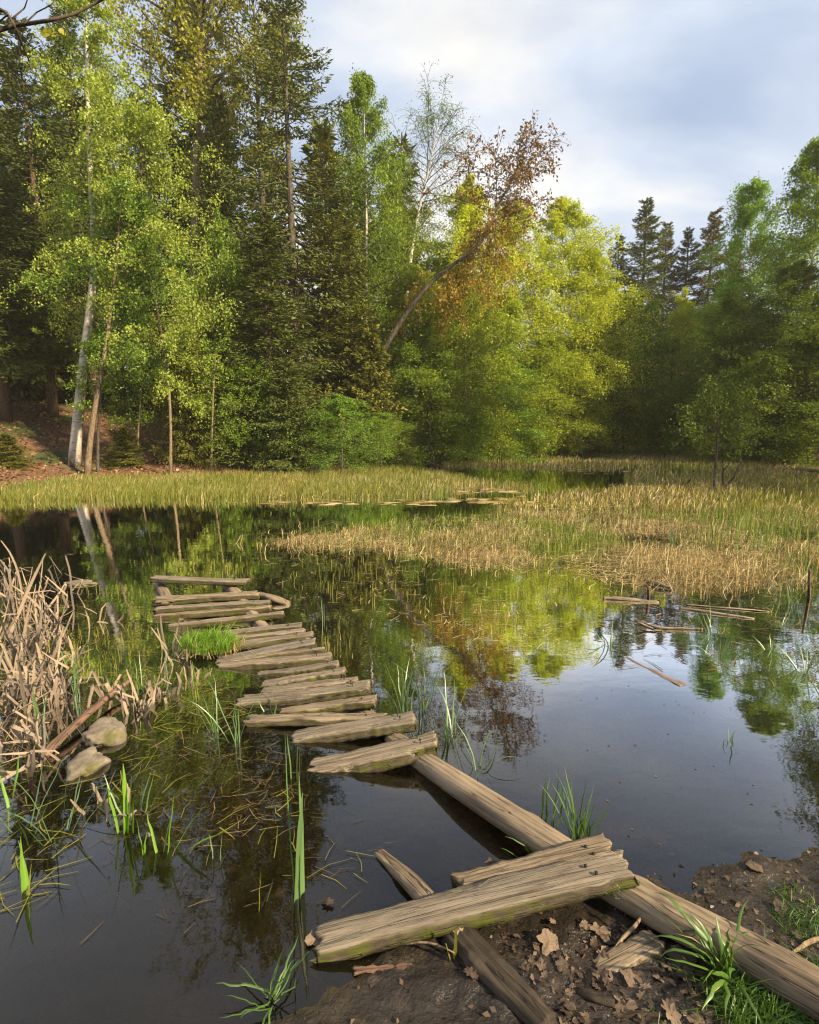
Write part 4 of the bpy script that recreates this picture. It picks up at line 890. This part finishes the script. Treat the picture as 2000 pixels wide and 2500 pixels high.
for i, (px, n, h, lean, curl, lb_) in enumerate((
    ((985, 1745), 16, 0.36, 0.16, 0.7, 'blue-green sedge tuft behind the lower planks of the walkway'), ((1035, 1735), 12, 0.33, 0.12, 0.6, 'sedge tuft with straight blades just off the walkway'),
    ((1098, 1805), 13, 0.32, 0.2, 1.0, 'arching sedge tuft out in the water right of the walkway'), ((1160, 1880), 7, 0.30, 0.25, 0.9, 'thin leaning sedge tuft near the upper end of the peeled log'),
    ((1415, 2055), 26, 0.26, 0.16, 0.35, 'dense upright sedge tuft in water beside the peeled log'), ((1338, 2010), 8, 0.22, 0.12, 0.2, 'small sedge tuft touching the peeled log'),
    ((578, 1815), 8, 0.34, 0.15, 0.9, 'tall arching sedge in front of the middle planks'), ((530, 1790), 7, 0.34, 0.2, 0.6, 'sedge blades leaning left of the middle planks'),
    ((660, 1740), 4, 0.12, 0.2, 0.9, 'short sedge sprig growing up between two planks'), ((478, 1716), 6, 0.24, 0.08, 0.4, 'olive-green reed blades near the grass cushion'),
    ((140, 2050), 9, 0.36, 0.35, 0.35, 'leaning grassy blades in the left foreground'), ((60, 2020), 5, 0.36, 0.4, 0.3, 'long grass blades at the left edge of the water'),
    ((190, 1700), 6, 0.30, 0.08, 0.15, 'upright green blades among the dead cattails'), ((400, 1640), 6, 0.3, 0.15, 0.4, 'green sedge between the dead cattail clumps'),
    ((345, 1700), 5, 0.28, 0.1, 0.3, 'green blades beside the broken cattail stems'), ((95, 1770), 5, 0.26, 0.1, 0.2, 'dark green blades in the shaded cattail bed'), ((340, 1990), 6, 0.30, 0.3, 0.4, 'fine long blades behind the bright reed leaves'),
    ((1560, 1600), 0, 0, 0, 0, ''), ((1490, 1575), 14, 0.22, 0.3, 0.9, 'sedge clump on a rotten stub amid the mirrored sky'), ((1755, 1605), 7, 0.18, 0.4, 0.9, 'sedge sprig by the floating board'),
    ((1745, 1545), 5, 0.24, 0.25, 0.4, 'leaning sedge blades in the dark mirrored trees'), ((1965, 1640), 9, 0.26, 0.35, 0.9, 'arching sedge at the right edge of the pond'), ((1885, 1590), 10, 0.18, 0.45, 0.7, 'pale straggling sedge near the right edge'),
    ((1905, 1460), 10, 0.30, 0.1, 0.3, 'upright sedge tuft where the marsh meets the water'), ((1935, 1480), 8, 0.28, 0.12, 0.3, 'second upright sedge tuft at the marsh corner'), ((1640, 1350), 10, 0.42, 0.06, 0.1, 'tall green tuft standing out of the dry sedge'),
    ((1850, 1345), 8, 0.4, 0.08, 0.2, 'green tuft deeper in the right-hand marsh'), ((1770, 2000 + 0), 0, 0, 0, 0, ''), ((1772, 1812), 5, 0.10, 0.3, 0.8, 'tiny sedge sprig alone in the dark right-hand water'))):
    if n: plant('sedge_tuft', lb_, 'plant', px, fan(n, h, 0.0042, lean, curl, seed=900 + i), G_BLUE if i not in (4, 5, 9) else G_DEEP if i != 9 else GRN, gs)
# grass arching over the log and on the near bank
plant('grass_tuft', 'grass blades arching from the water over the peeled log', 'plant', (1325, 2095), fan(11, 0.17, 0.004, 0.7, 0.9, 3.3, 0.9, 951) + fan(4, 0.10, 0.003, 0.2, 0.5, seed=955), G_DEEP, 'grass on the near bank')
big = plant('grass_tuft', 'large clump of broad arching grass in front of the peeled log', 'plant', (1770, 2385), fan(14, 0.25, 0.0062, 0.6, 1.3, 3.4, 1.5, 952) + fan(9, 0.21, 0.0055, 0.25, 1.0, seed=953) + fan(5, 0.2, 0.005, 0.4, 1.2, 0.3, 0.6, 957) + [(0.18, 0.004, 0.7, 1.4, 2.6, None, DRY), (0.15, 0.004, 0.9, 1.2, 3.9, None, DRY)], G_DEEP, 'grass on the near bank', z=0.06)
plant('grass_tuft', 'tiny grass sprig on the corner of the near plank', 'plant', (1508, 2180), fan(6, 0.035, 0.002, 0.3, 0.4, seed=954), G_DEEP, 'grass on the near bank', z=0.14)
plant('grass_tuft', 'floating matted grass in the shallow water at the bottom', 'plant', (660, 2440), fan(20, 0.15, 0.003, 1.15, 0.3, seed=956), G_DEEP, 'grass on the near bank', z=0.02)
# bright cushion of grass on the planks
b = MB(); n = 1500; a = rg.uniform(0, 6.283, n); rr = np.sqrt(rg.random(n)); c0 = gz(513, 1576, 0.06)
P = np.stack([c0[0] + np.cos(a) * rr * 0.22 * (1 + 0.6 * vnoise(np.cos(a) * 2, np.sin(a) * 2, 4)), c0[1] + np.sin(a) * rr * 0.15, np.full(n, 0.05)], -1)
V, q = blades(P, rg.uniform(0.04, 0.15, n) * (1.2 - 0.4 * rr) * (1 + 0.8 * fbm(P[:, 0] * 14, P[:, 1] * 14, 2, 9)), 0.0022, 0.4, 0.6, rg); b.add(V - c0, q)
cu = thing('grass_cushion', 'bright green cushion of fine grass growing over the planks', 'grass tuft', c0)
obj('green_blades', b.data('green_blades', G_TUFT, False), cu)
b = MB(); n = 420; a = rg.uniform(0, 6.283, n); rr = rg.uniform(0.3, 1.25, n); P = np.stack([c0[0] + np.cos(a) * rr * 0.20, c0[1] + np.sin(a) * rr * 0.15, np.full(n, 0.03)], -1)
V, q = blades(P, rg.uniform(0.04, 0.13, n), 0.0018, 0.9, 0.9, rg); b.add(V - c0, q); obj('dead_blades', b.data('dead_blades', DRY, False), cu)
# low grass in the bottom right corner
b = MB(); poly = ((1560, 2500), (1700, 2450), (1830, 2400), (1960, 2420), (2040, 2380), (2060, 2520), (1600, 2560))
P = bed(poly, 1500, rg, 3.0, -0.1, 210); P[:, 2] = hz(P[:, 0], P[:, 1]) - 0.01; V, q = blades(P, rg.uniform(0.03, 0.09, len(P)), 0.0022, 0.5, 0.7, rg); b.add(V, q)
P = bed(((1880, 2180), (2060, 2150), (2060, 2330), (1900, 2300)), 420, rg, 4.0, 0.0, 215); P[:, 2] = hz(P[:, 0], P[:, 1]) - 0.01; V, q = blades(P, rg.uniform(0.015, 0.05, len(P)), 0.002, 0.5, 0.7, rg); b.add(V, q)
o = obj('bank_grass', b.data('bank_grass', G_DEEP, False)); tag(o, 'short green grass on the near mud bank', None, None, 'stuff')

# dead cattails: every clump a plant, every leaf a part
gc = 'dead cattail clumps in the left shallows'
leafmesh = []
for k in range(26):
    r_ = np.random.default_rng(1300 + k); kink = []
    if k % 5: kink = [(r_.uniform(0.3, 0.8), r_.choice([-1, 1]) * r_.uniform(0.9, 2.6))]
    if k % 5 == 2: kink.append((r_.uniform(0.75, 0.92), r_.uniform(-1.6, 1.6)))
    leafmesh.append(blade(1.0, 0.016, 0.0, r_.uniform(-0.3, 0.6), 1300 + k, 13, kink, 0.35, 0.85).data('dry_leaf', CAT_D if k % 3 else CAT_G))
clumps = [(-10, 1560, 0.62, 9), (35, 1500, 0.60, 8), (90, 1480, 0.55, 9), (60, 1600, 0.50, 8), (140, 1520, 0.45, 7), (30, 1640, 0.45, 8), (110, 1640, 0.40, 8), (10, 1720, 0.40, 9), (75, 1730, 0.42, 9), (125, 1720, 0.42, 9), (55, 1800, 0.30, 7), (150, 1705, 0.36, 6), (20, 1440, 0.5, 6), (165, 1450, 0.42, 6), (235, 1520, 0.26, 4), (258, 1695, 0.30, 5), (330, 1735, 0.28, 6), (355, 1730, 0.24, 4), (375, 1705, 0.16, 5), (415, 1590, 0.26, 5), (410, 1700, 0.16, 5), (430, 1620, 0.18, 4), (250, 1975, 0.16, 4), (295, 2020, 0.12, 3), (370, 2035, 0.08, 2), (60, 1880, 0.26, 4), (105, 1860, 0.30, 4), (135, 1855, 0.2, 3), (-30, 1800, 0.40, 6), (-40, 1640, 0.55, 7), (115, 1575, 0.45, 7), (200, 1600, 0.2, 4), (470, 1660, 0.14, 4)]
clab = ['tall dead cattail clump at the very left edge of the water', 'straight pale cattail stems at the back of the left reed bed', 'dense upright clump of broken cattails with folded tops', 'greyish cattail stems in the shaded middle of the reed bed', 'folded cattail leaves beside the flat stone', 'broken cattail clump leaning at the left edge', 'tangled dead cattails in the centre of the reed bed', 'low broken cattails at the left edge by the dark water', 'large fan of bent cattail leaves falling to the left', 'large drooping cattail clump with splayed folded leaves', 'short bent cattail stubs below the drooping clump', 'thick upright cattail stem ending near the fallen branch', 'sparse far cattail stems near the left edge', 'cattail stems with a sharp inverted-V fold near the flat stone', 'lone leaning cattail stub in stubble', 'narrow sheaf of cattail blades before the fallen branch', 'pale cattail sheaf at the tip of the fallen branch', 'short cattail pair mirrored in the water by the fallen branch', 'splayed low cattail blades left of the middle planks', 'tall thin cattail stalks left of the grass cushion', 'broken cattail stub with hanging pale leaves near the planks', 'bent cattail leaves curled below the grass cushion', 'small broken cattail stub in front of the stone', 'short brown cattail stump beside the bright reed leaves', 'tiny dead stub between bright green leaves', 'zigzag broken cattail stem in the lower left reeds', 'folded cattail stem left of the stone', 'short reddish cattail stub touching the stone', 'cattails half outside the left edge of view', 'back row cattails half outside the left edge', 'grey cattails crowded behind the bent fan', 'scattered short stubs among the green stubble', 'thin cattail bits beside the plank ends']
for i, (x, y, h, n) in enumerate(clumps):
    c = gz(x, y); r_ = np.random.default_rng(1400 + i); t = thing('dead_cattail', clab[i], 'cattail', (c[0], c[1], -0.05), 0, gc)
    for k in range(int(n * 1.6)):
        hh = (h + 0.05) * r_.uniform(0.55, 1.15); me = leafmesh[r_.integers(0, 26)]
        obj('dry_leaf', me, t, (*r_.normal(0, 0.035, 2), 0), (r_.normal(0, 0.36), r_.normal(0, 0.38), r_.uniform(0, 6.283)), (hh, r_.uniform(0.35, 0.8), hh))

# ------------------------------------------------------------------ stones, branches, floating wood
def rock(name, label, px, sx_, sy_, sz_, rz, seed, mat, z=0.0):
    c = gz(*px); import bmesh; bm = bmesh.new(); bmesh.ops.create_icosphere(bm, subdivisions=4, radius=1.0)
    P = np.array([v.co[:] for v in bm.verts]); f = 1 + 0.55 * fbm(P[:, 0] * 1.3 + seed, P[:, 1] * 1.3 + P[:, 2] * 0.9, 4, seed) + 0.05 * fbm(P[:, 0] * 6, P[:, 1] * 6 + P[:, 2] * 5, 3, seed)
    P *= f[:, None]; P[:, 2] = np.where(P[:, 2] > 0.45, 0.45 + (P[:, 2] - 0.45) * 0.45, P[:, 2]); P *= np.array((sx_, sy_, sz_))
    for v, p in zip(bm.verts, P): v.co = p
    me = bpy.data.meshes.new(name); bm.to_mesh(me); bm.free(); me.materials.append(mat); me.polygons.foreach_set('use_smooth', np.ones(len(me.polygons), bool))
    return tag(obj(name, me, None, (c[0], c[1], z), (0, 0, rz)), label, 'stone', 'stones in the shallows')
m = Mat('stone'); v = m.coord('Object'); n_ = m.noise(v, 14, 6, 0.65); n2 = m.noise(v, 60, 4, 0.6)
col = m.mix(m.rng(n_, 0.35, 0.65), (0.09, 0.072, 0.054), (0.25, 0.205, 0.155)); col = m.mix(m.rng(m.noise(v, 6, 4), 0.52, 0.66), col, (0.09, 0.085, 0.025)); col = m.mix(m.rng(n2, 0.55, 0.75), col, (0.10, 0.075, 0.05))
m.bsdf(col, 0.85, m.bump(n2, 0.5, 0.006), 0.25); STONE = m.m
rock('stone', 'pale tan stone with flat top among the left reeds', (250, 1800), 0.10, 0.13, 0.075, 0.5, 3, STONE, 0.01)
rock('stone', 'lower mossy stone touching the pale stone', (214, 1868), 0.08, 0.12, 0.06, 0.3, 8, STONE, 0.0)
rock('stone', 'flat round stone barely above water beyond the cattails', (198, 1424), 0.155, 0.10, 0.035, 0.0, 5, STONE, 0.0)
def stick(name, label, pts, rad, mat, cat='log', group=None, seed=0, rings=60, seg=14, bumpy=0.004):
    o = log(pts, rad, name, mat, seed, False, bumpy, False, rings, seg); return tag(o, label, cat, group)
REDB = log_mat('red_brown_branch', (0.17, 0.10, 0.070), (0.055, 0.032, 0.022))
stick('fallen_branch', 'red-brown broken branch lying among the cattails', [gz(92, 1862, 0.0), gz(150, 1800, 0.04), gz(215, 1742, 0.05), gz(270, 1695, 0.05), gz(318, 1662, 0.07)], [0.022, 0.021, 0.019, 0.017, 0.013], REDB, 'branch', None, 5)
gw = 'old wood floating in the pond'
stick('floating_log', 'pale log end floating at the marsh edge', [gz(1472, 1459, 0.012), gz(1540, 1464, 0.008), gz(1609, 1472, -0.004)], [0.017, 0.021, 0.012], LOGM, 'log', gw, 11, 30)
stick('floating_log', 'long thin pole floating with a snag at its right end', [gz(1658, 1484, 0.004), gz(1740, 1496, 0.006), gz(1842, 1511, 0.002)], [0.014, 0.013, 0.007], LOGM, 'log', gw, 12, 30)
stick('floating_log', 'slim grey pole floating behind the snagged pole', [gz(1675, 1476, 0.006), gz(1770, 1484, 0.006), gz(1878, 1493, 0.004)], [0.006, 0.008, 0.005], LOGM, 'log', gw, 13, 30)
stick('floating_log', 'short weathered log lying in the dry sedge', [gz(1575, 1416, 0.03), gz(1605, 1426, 0.03), gz(1640, 1436, 0.02)], [0.022, 0.024, 0.015], LOGM, 'log', gw, 14, 30)
stick('floating_log', 'broken reed stem floating with a bend', [gz(1550, 1514, 0.02), gz(1607, 1533, 0.008), gz(1716, 1536, 0.006)], [0.008, 0.009, 0.006], LOGM, 'stick', gw, 15, 30)
stick('floating_log', 'thin reed stalk crossing the bent floating stem', [gz(1556, 1520, 0.05), gz(1580, 1530, 0.02), gz(1602, 1540, 0.006)], [0.007, 0.007, 0.006], LOGM, 'stick', gw, 16, 20)
stick('stake', 'short upright stake at the marsh edge', [gz(1583, 1468, -0.05), at(1583, 1450, gz(1583, 1468)[1]), at(1583, 1432, gz(1583, 1468)[1])], [0.014, 0.012, 0.010], REDB, 'stake', None, 17, 16)
stick('stake', 'thin upright reed stake at the right edge of the marsh', [gz(1975, 1470, -0.05), at(1975, 1430, gz(1975, 1470)[1]), at(1977, 1390, gz(1975, 1470)[1])], [0.012, 0.011, 0.009], REDB, 'stake', None, 18, 16)
stick('sunken_pole', 'rotten board end poking from the water beside the far planks', [gz(632, 1452, 0.03), gz(670, 1462, 0.035), gz(705, 1475, 0.0)], [0.03, 0.035, 0.03], LOGM, 'log', gw, 19, 30)
stick('fallen_log', 'long dark fallen log on the far bank', [ground(955, 1110) + np.array((0, 0, 0.15)), ground(1010, 1128) + np.array((0, 0, 0.14)), ground(1080, 1146) + np.array((0, 0, 0.05))], [0.10, 0.10, 0.08], BARK_RED, 'log', None, 20, 30, 12, 0.01)
stick('fallen_log', 'pale fallen limb at the right far shore', [gz(1950, 1145, 0.1), gz(2010, 1150, 0.15)], [0.08, 0.06], BARK_TAN, 'log', None, 21, 20, 12, 0.01)
walkL = walk.location.copy()
def loose_board(name, label, a, c, width, thick, seed, mat, za=0.0, zc=0.0, cat='board', group=None):
    p = plank(a, c, za, zc, width, thick, seed, mat, 40, 0.006, 0.03); A_, C_ = gz(*a, za), gz(*c, zc); mw = frame_from(A_, C_ - A_)
    p.parent = None; p.matrix_world = mw; p.name = name; return tag(p, label, cat, group)
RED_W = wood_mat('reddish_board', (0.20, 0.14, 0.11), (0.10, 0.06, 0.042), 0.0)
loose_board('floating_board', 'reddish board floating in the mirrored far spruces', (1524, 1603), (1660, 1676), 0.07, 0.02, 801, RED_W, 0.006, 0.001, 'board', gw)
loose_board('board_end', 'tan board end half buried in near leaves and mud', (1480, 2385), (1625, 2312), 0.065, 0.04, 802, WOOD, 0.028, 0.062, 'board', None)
loose_board('sunken_bark', 'strip of pale flaking bark in the wet mud', (865, 2375), (1005, 2362), 0.018, 0.006, 803, REDB, 0.012, 0.014, 'bark', None)
stick('stick', 'crooked twig lying across the lower right mud', [ground(1400, 2425) + np.array((0, 0, .01)), ground(1450, 2450) + np.array((0, 0, .012)), ground(1500, 2462) + np.array((0, 0, .01))], [0.006, 0.008, 0.006], ROTM, 'stick', 'twigs on the near mud', 31, 20, 8, 0.002)
stick('stick', 'thin twig standing slanted by the tan board end', [ground(1490, 2330), ground(1530, 2300) + np.array((0, 0, .03)), ground(1570, 2268) + np.array((0, 0, .05))], [0.004, 0.004, 0.003], BARK_TAN, 'stick', 'twigs on the near mud', 32, 14, 8, 0.001)
stick('stick', 'thin pale twig on the wet mud right of the peeled log', [ground(1930, 2330), ground(1970, 2310) + np.array((0, 0, .01)), ground(2010, 2290)], [0.005, 0.005, 0.004], BARK_TAN, 'stick', 'twigs on the near mud', 33, 14, 8, 0.001)
stick('stick', 'fine twig arching over the dark rotten log', [ground(985, 2320) + np.array((0, 0, .02)), ground(1050, 2330) + np.array((0, 0, .05)), ground(1110, 2355) + np.array((0, 0, .04))], [0.003, 0.003, 0.002], BARK_TAN, 'stick', 'twigs on the near mud', 34, 14, 8, 0.0005)
stick('stick', 'dark stick lying flat at the bottom edge of the mud', [ground(1500, 2490) + np.array((0, 0, .01)), ground(1570, 2482) + np.array((0, 0, .01)), ground(1640, 2486) + np.array((0, 0, .01))], [0.006, 0.007, 0.005], ROTM, 'stick', 'twigs on the near mud', 35, 16, 8, 0.002)

# ------------------------------------------------------------------ fallen leaves on the near mud
def lobed(seed, kind):
    r_ = np.random.default_rng(seed); n = 40; a = np.linspace(0, 2 * np.pi, n, endpoint=False)
    if kind == 0: rad = 0.5 * (0.70 + 0.17 * np.abs(np.cos(a * 2.5 + seed)) ** 0.7 + 0.10 * np.abs(np.cos(a * 7.5)) + 0.38 * fbm(np.cos(a) * 1.1 + seed, np.sin(a) * 1.6, 3, seed)) * (1 - 0.35 * np.exp(-((a - np.pi) / 0.35) ** 2))
    else: rad = 0.5 * (0.72 + 0.2 * np.cos(a * 9) * (0.4 + 0.6 * np.abs(np.sin(a)))); 
    asp = 0.85 if kind == 0 else 0.5
    V = []; 
    for k in (0.0, 0.5, 1.0):
        rr_ = rad * k * r_.uniform(0.93, 1.07, n)
        x, y = np.cos(a) * rr_, np.sin(a) * rr_ * asp
        z = 0.25 * (y / asp) ** 2 * r_.uniform(0.3, 1.6) - 0.35 * x * x * r_.uniform(-0.5, 1.2) + 0.10 * fbm(x * 5 + seed, y * 5, 3, seed)
        V.append(np.stack([x, y, z], -1))
    V[0][:] = V[0][0]
    b = MB(); i = np.arange(n); j = (i + 1) % n
    b.add(np.concatenate(V), np.concatenate([np.stack([r * n + i, r * n + j, (r + 1) * n + j, (r + 1) * n + i], -1) for r in (0, 1)]))
    return b
m = Mat('fallen_leaf'); oi = m.n('ShaderNodeObjectInfo').outputs['Random']; v = m.coord('Object')
c_ = m.mix(m.rng(oi, 0.0, 0.55), (0.040, 0.027, 0.018), (0.085, 0.058, 0.039)); c_ = m.mix(m.rng(oi, 0.6, 1.0), c_, (0.18, 0.125, 0.083))
vein = m.noise(m.mapping(v, (4, 16, 4)), 2.0, 4, 0.6); c_ = m.mix(m.rng(vein, 0.45, 0.7), c_, m.mix(0.5, c_, (0.05, 0.03, 0.02)))
m.bsdf(c_, 0.6, m.bump(vein, 0.4, 0.01), 0.3); FL = m.m
lm = [lobed(1600 + k, k % 2).data('fallen_leaf', FL) for k in range(10)]
def drop(px, size, k, lab, grp, lift=0.006, water=False):
    p = ground(*px); r_ = np.random.default_rng(int(px[0] * 3 + px[1]))
    z = 0.006 if water else max(float(hz(p[0], p[1])), 0.0) + lift
    o = obj('fallen_leaf', lm[k % 10], None, (p[0], p[1], z), (r_.normal(0, 0.25), r_.normal(0, 0.25), r_.uniform(0, 6.28)), (size, size, size)); return tag(o, lab, 'leaf', grp)
gl_ = 'fallen leaves on the near mud'
for k, (px, s, lab) in enumerate((((1905, 2222), 0.05, 'upturned reddish oak leaf on the wet mud right of the log'), ((1350, 2180 + 78), 0.045, 'reddish leaf tucked under the near plank'), ((1200, 2128), 0.05, 'ragged pale leaf floating in the shallows'), ((800, 2225), 0.06, 'curled yellow-brown leaf standing at the end of the near plank'), ((770, 2320), 0.055, 'crumpled pale leaf at the left tip of the near plank'), ((1150, 2385), 0.06, 'curled tan bark-like leaf on mud left of the rotten log'), ((1660, 2355), 0.09, 'large lobed oak leaf against the peeled log'), ((1460, 2400), 0.07, 'broad pale leaf below the tan board end'), ((1340, 2310), 0.07, 'flat brown leaf in the middle of the mud'), ((1640, 2485), 0.09, 'large reddish-brown leaf at the bottom edge'), ((1840, 2125), 0.06, 'pale leaf on the far lip of the wet mud'))):
    drop(px, s * 1.1, k, lab, gl_, 0.012, px == (1200, 2128))
for k in range(260):
    x = rg.uniform(1150, 1800); y = rg.uniform(2265, 2510)
    if x + (2500 - y) * 0.0 < 1180 + (y - 2300) * 0.75 + 40 or y < 2265 + (x < 1400) * 20 or y > 2500 + 10 or (x > 1600 and y < 2300 + (x - 1600) * 0.55): continue
    drop((x, y), rg.uniform(0.018, 0.062), k, 'curled brown dead leaf lying in the near mud between the two logs', 'scattered dead leaves between the logs', rg.uniform(-0.002, 0.010))
for k in range(26):
    x = rg.uniform(1640, 2010); y = rg.uniform(2125, 2330)
    if y > 2190 + (x - 1600) * 0.55 - 40 or y < 2150 - (x - 1700) * 0.09: continue
    drop((x, y), rg.uniform(0.02, 0.05), k, 'small dead leaf on the wet mud right of the peeled log', 'scattered dead leaves right of the log', rg.uniform(0.001, 0.006))
b = MB(); n = 900; x_ = rg.uniform(-2.6, 1.2, n); y_ = rg.uniform(1.2, 3.4, n); z_ = hz(x_, y_); k_ = (z_ < -0.03) & (fbm(x_ * 1.5, y_ * 1.5, 3, 410) > -0.05); x_, y_, z_ = x_[k_], y_[k_], z_[k_]; n = len(x_); a = rg.uniform(0, 6.283, n)
V, q = leaf_cloud(np.stack([x_, y_, z_ + 0.004], -1), np.stack([np.cos(a), np.sin(a), rg.normal(0.02, 0.12, n)], -1), rg.uniform(0.03, 0.075, n), rg, 0.36, 0.06); b.add(V, q)
SUNK = leaf_mat('sunken_leaf', (0.05, 0.036, 0.02), (0.26, 0.19, 0.11), 0.0, 0.0)
o = obj('sunken_leaves', b.data('sunken_leaves', SUNK, False)); tag(o, 'brown leaves lying on the bed of the near shallows', None, None, 'stuff')
# small litter and sunken leaves, uncountable
b = MB(); n = 9000; x_ = rg.uniform(-2.2, 2.4, n); y_ = rg.uniform(1.1, 3.4, n); z_ = hz(x_, y_); keep = rg.random(n) < np.where(z_ > 0.0, np.where(x_ > 0.15, 1.0, 0.3), 0.45)
x_, y_, z_ = x_[keep], y_[keep], z_[keep]; n = len(x_); a = rg.uniform(0, 6.283, n)
ax = np.stack([np.cos(a), np.sin(a), rg.normal(0.05, 0.22, n)], -1); V, q = leaf_cloud(np.stack([x_, y_, z_ + 0.003], -1), ax, rg.uniform(0.005, 0.024, n), rg, 0.34, 0.2); b.add(V, q)
SMALL = leaf_mat('small_litter', (0.03, 0.019, 0.012), (0.13, 0.085, 0.05), 0.05, 0.03)
o = obj('small_litter', b.data('small_litter', SMALL, False)); tag(o, 'crumbs of dead leaf and twig on the near mud and pond bed', None, None, 'stuff')

# ------------------------------------------------------------------ branch hanging into the top left corner
ob = thing('overhanging_branch', 'dark bare branch of a near tree hanging into the top left corner', 'branch', at(-60, 90, 4.5))
o0 = np.array(ob.location); b = MB()
for pts, r0_, r1_ in ((((-60, 90), (40, 62), (120, 50), (180, 35), (240, 5), (300, -30)), 0.016, 0.006), (((-40, 5), (15, 30), (35, 60), (55, 110), (72, 150), (78, 172)), 0.014, 0.004), (((120, 50), (150, 62), (172, 88)), 0.006, 0.002), (((30, 45), (60, 20), (70, -10)), 0.006, 0.003), (((60, 58), (90, 30), (125, 12), (150, -20)), 0.006, 0.002), (((20, 35), (-10, 60), (-30, 100)), 0.006, 0.002), (((180, 35), (205, 45), (225, 62)), 0.005, 0.002)):
    P = np.array([at(x, y, 4.5 + 0.1 * math.sin(i * 2.1)) for i, (x, y) in enumerate(pts)]) - o0
    Q = path_at(P, np.linspace(0, 1, 16)); b.tube(Q, np.linspace(r0_, r1_, 16), 8)
obj('wood', b.data('branch_wood', TWIG), ob)
for i, (px, sz, tl) in enumerate((((112, 80), 0.10, 0.3), ((135, 84), 0.10, -0.4), ((150, 76), 0.06, 0.2))):
    p = at(*px, 4.5) - o0; o = obj('leaf', lobed(1700 + i, 0).data('branch_leaf', L_MAPLE), ob, p, (1.2 + tl, tl, 0.4 * i), (sz, sz, sz))

# ------------------------------------------------------------------ thin evening haze over the pond
m = Mat('haze'); pv = m.n('ShaderNodeVolumePrincipled', {'Color': (0.98, 0.92, 0.76, 1), 'Density': 0.0008, 'Anisotropy': 0.2})
m.t.links.new(pv.outputs[0], m.out.inputs['Volume'])
b = MB(); x0, x1, y0, y1, z0, z1 = -300, 300, -60, 420, -3.0, 40.0
b.add([(x0, y0, z0), (x1, y0, z0), (x1, y1, z0), (x0, y1, z0), (x0, y0, z1), (x1, y0, z1), (x1, y1, z1), (x0, y1, z1)], [[0, 3, 2, 1], [4, 5, 6, 7], [0, 1, 5, 4], [1, 2, 6, 5], [2, 3, 7, 6], [3, 0, 4, 7]])
o = obj('haze', b.data('haze', m.m, False)); tag(o, 'thin pale haze in the evening air over the pond', None, None, 'stuff')
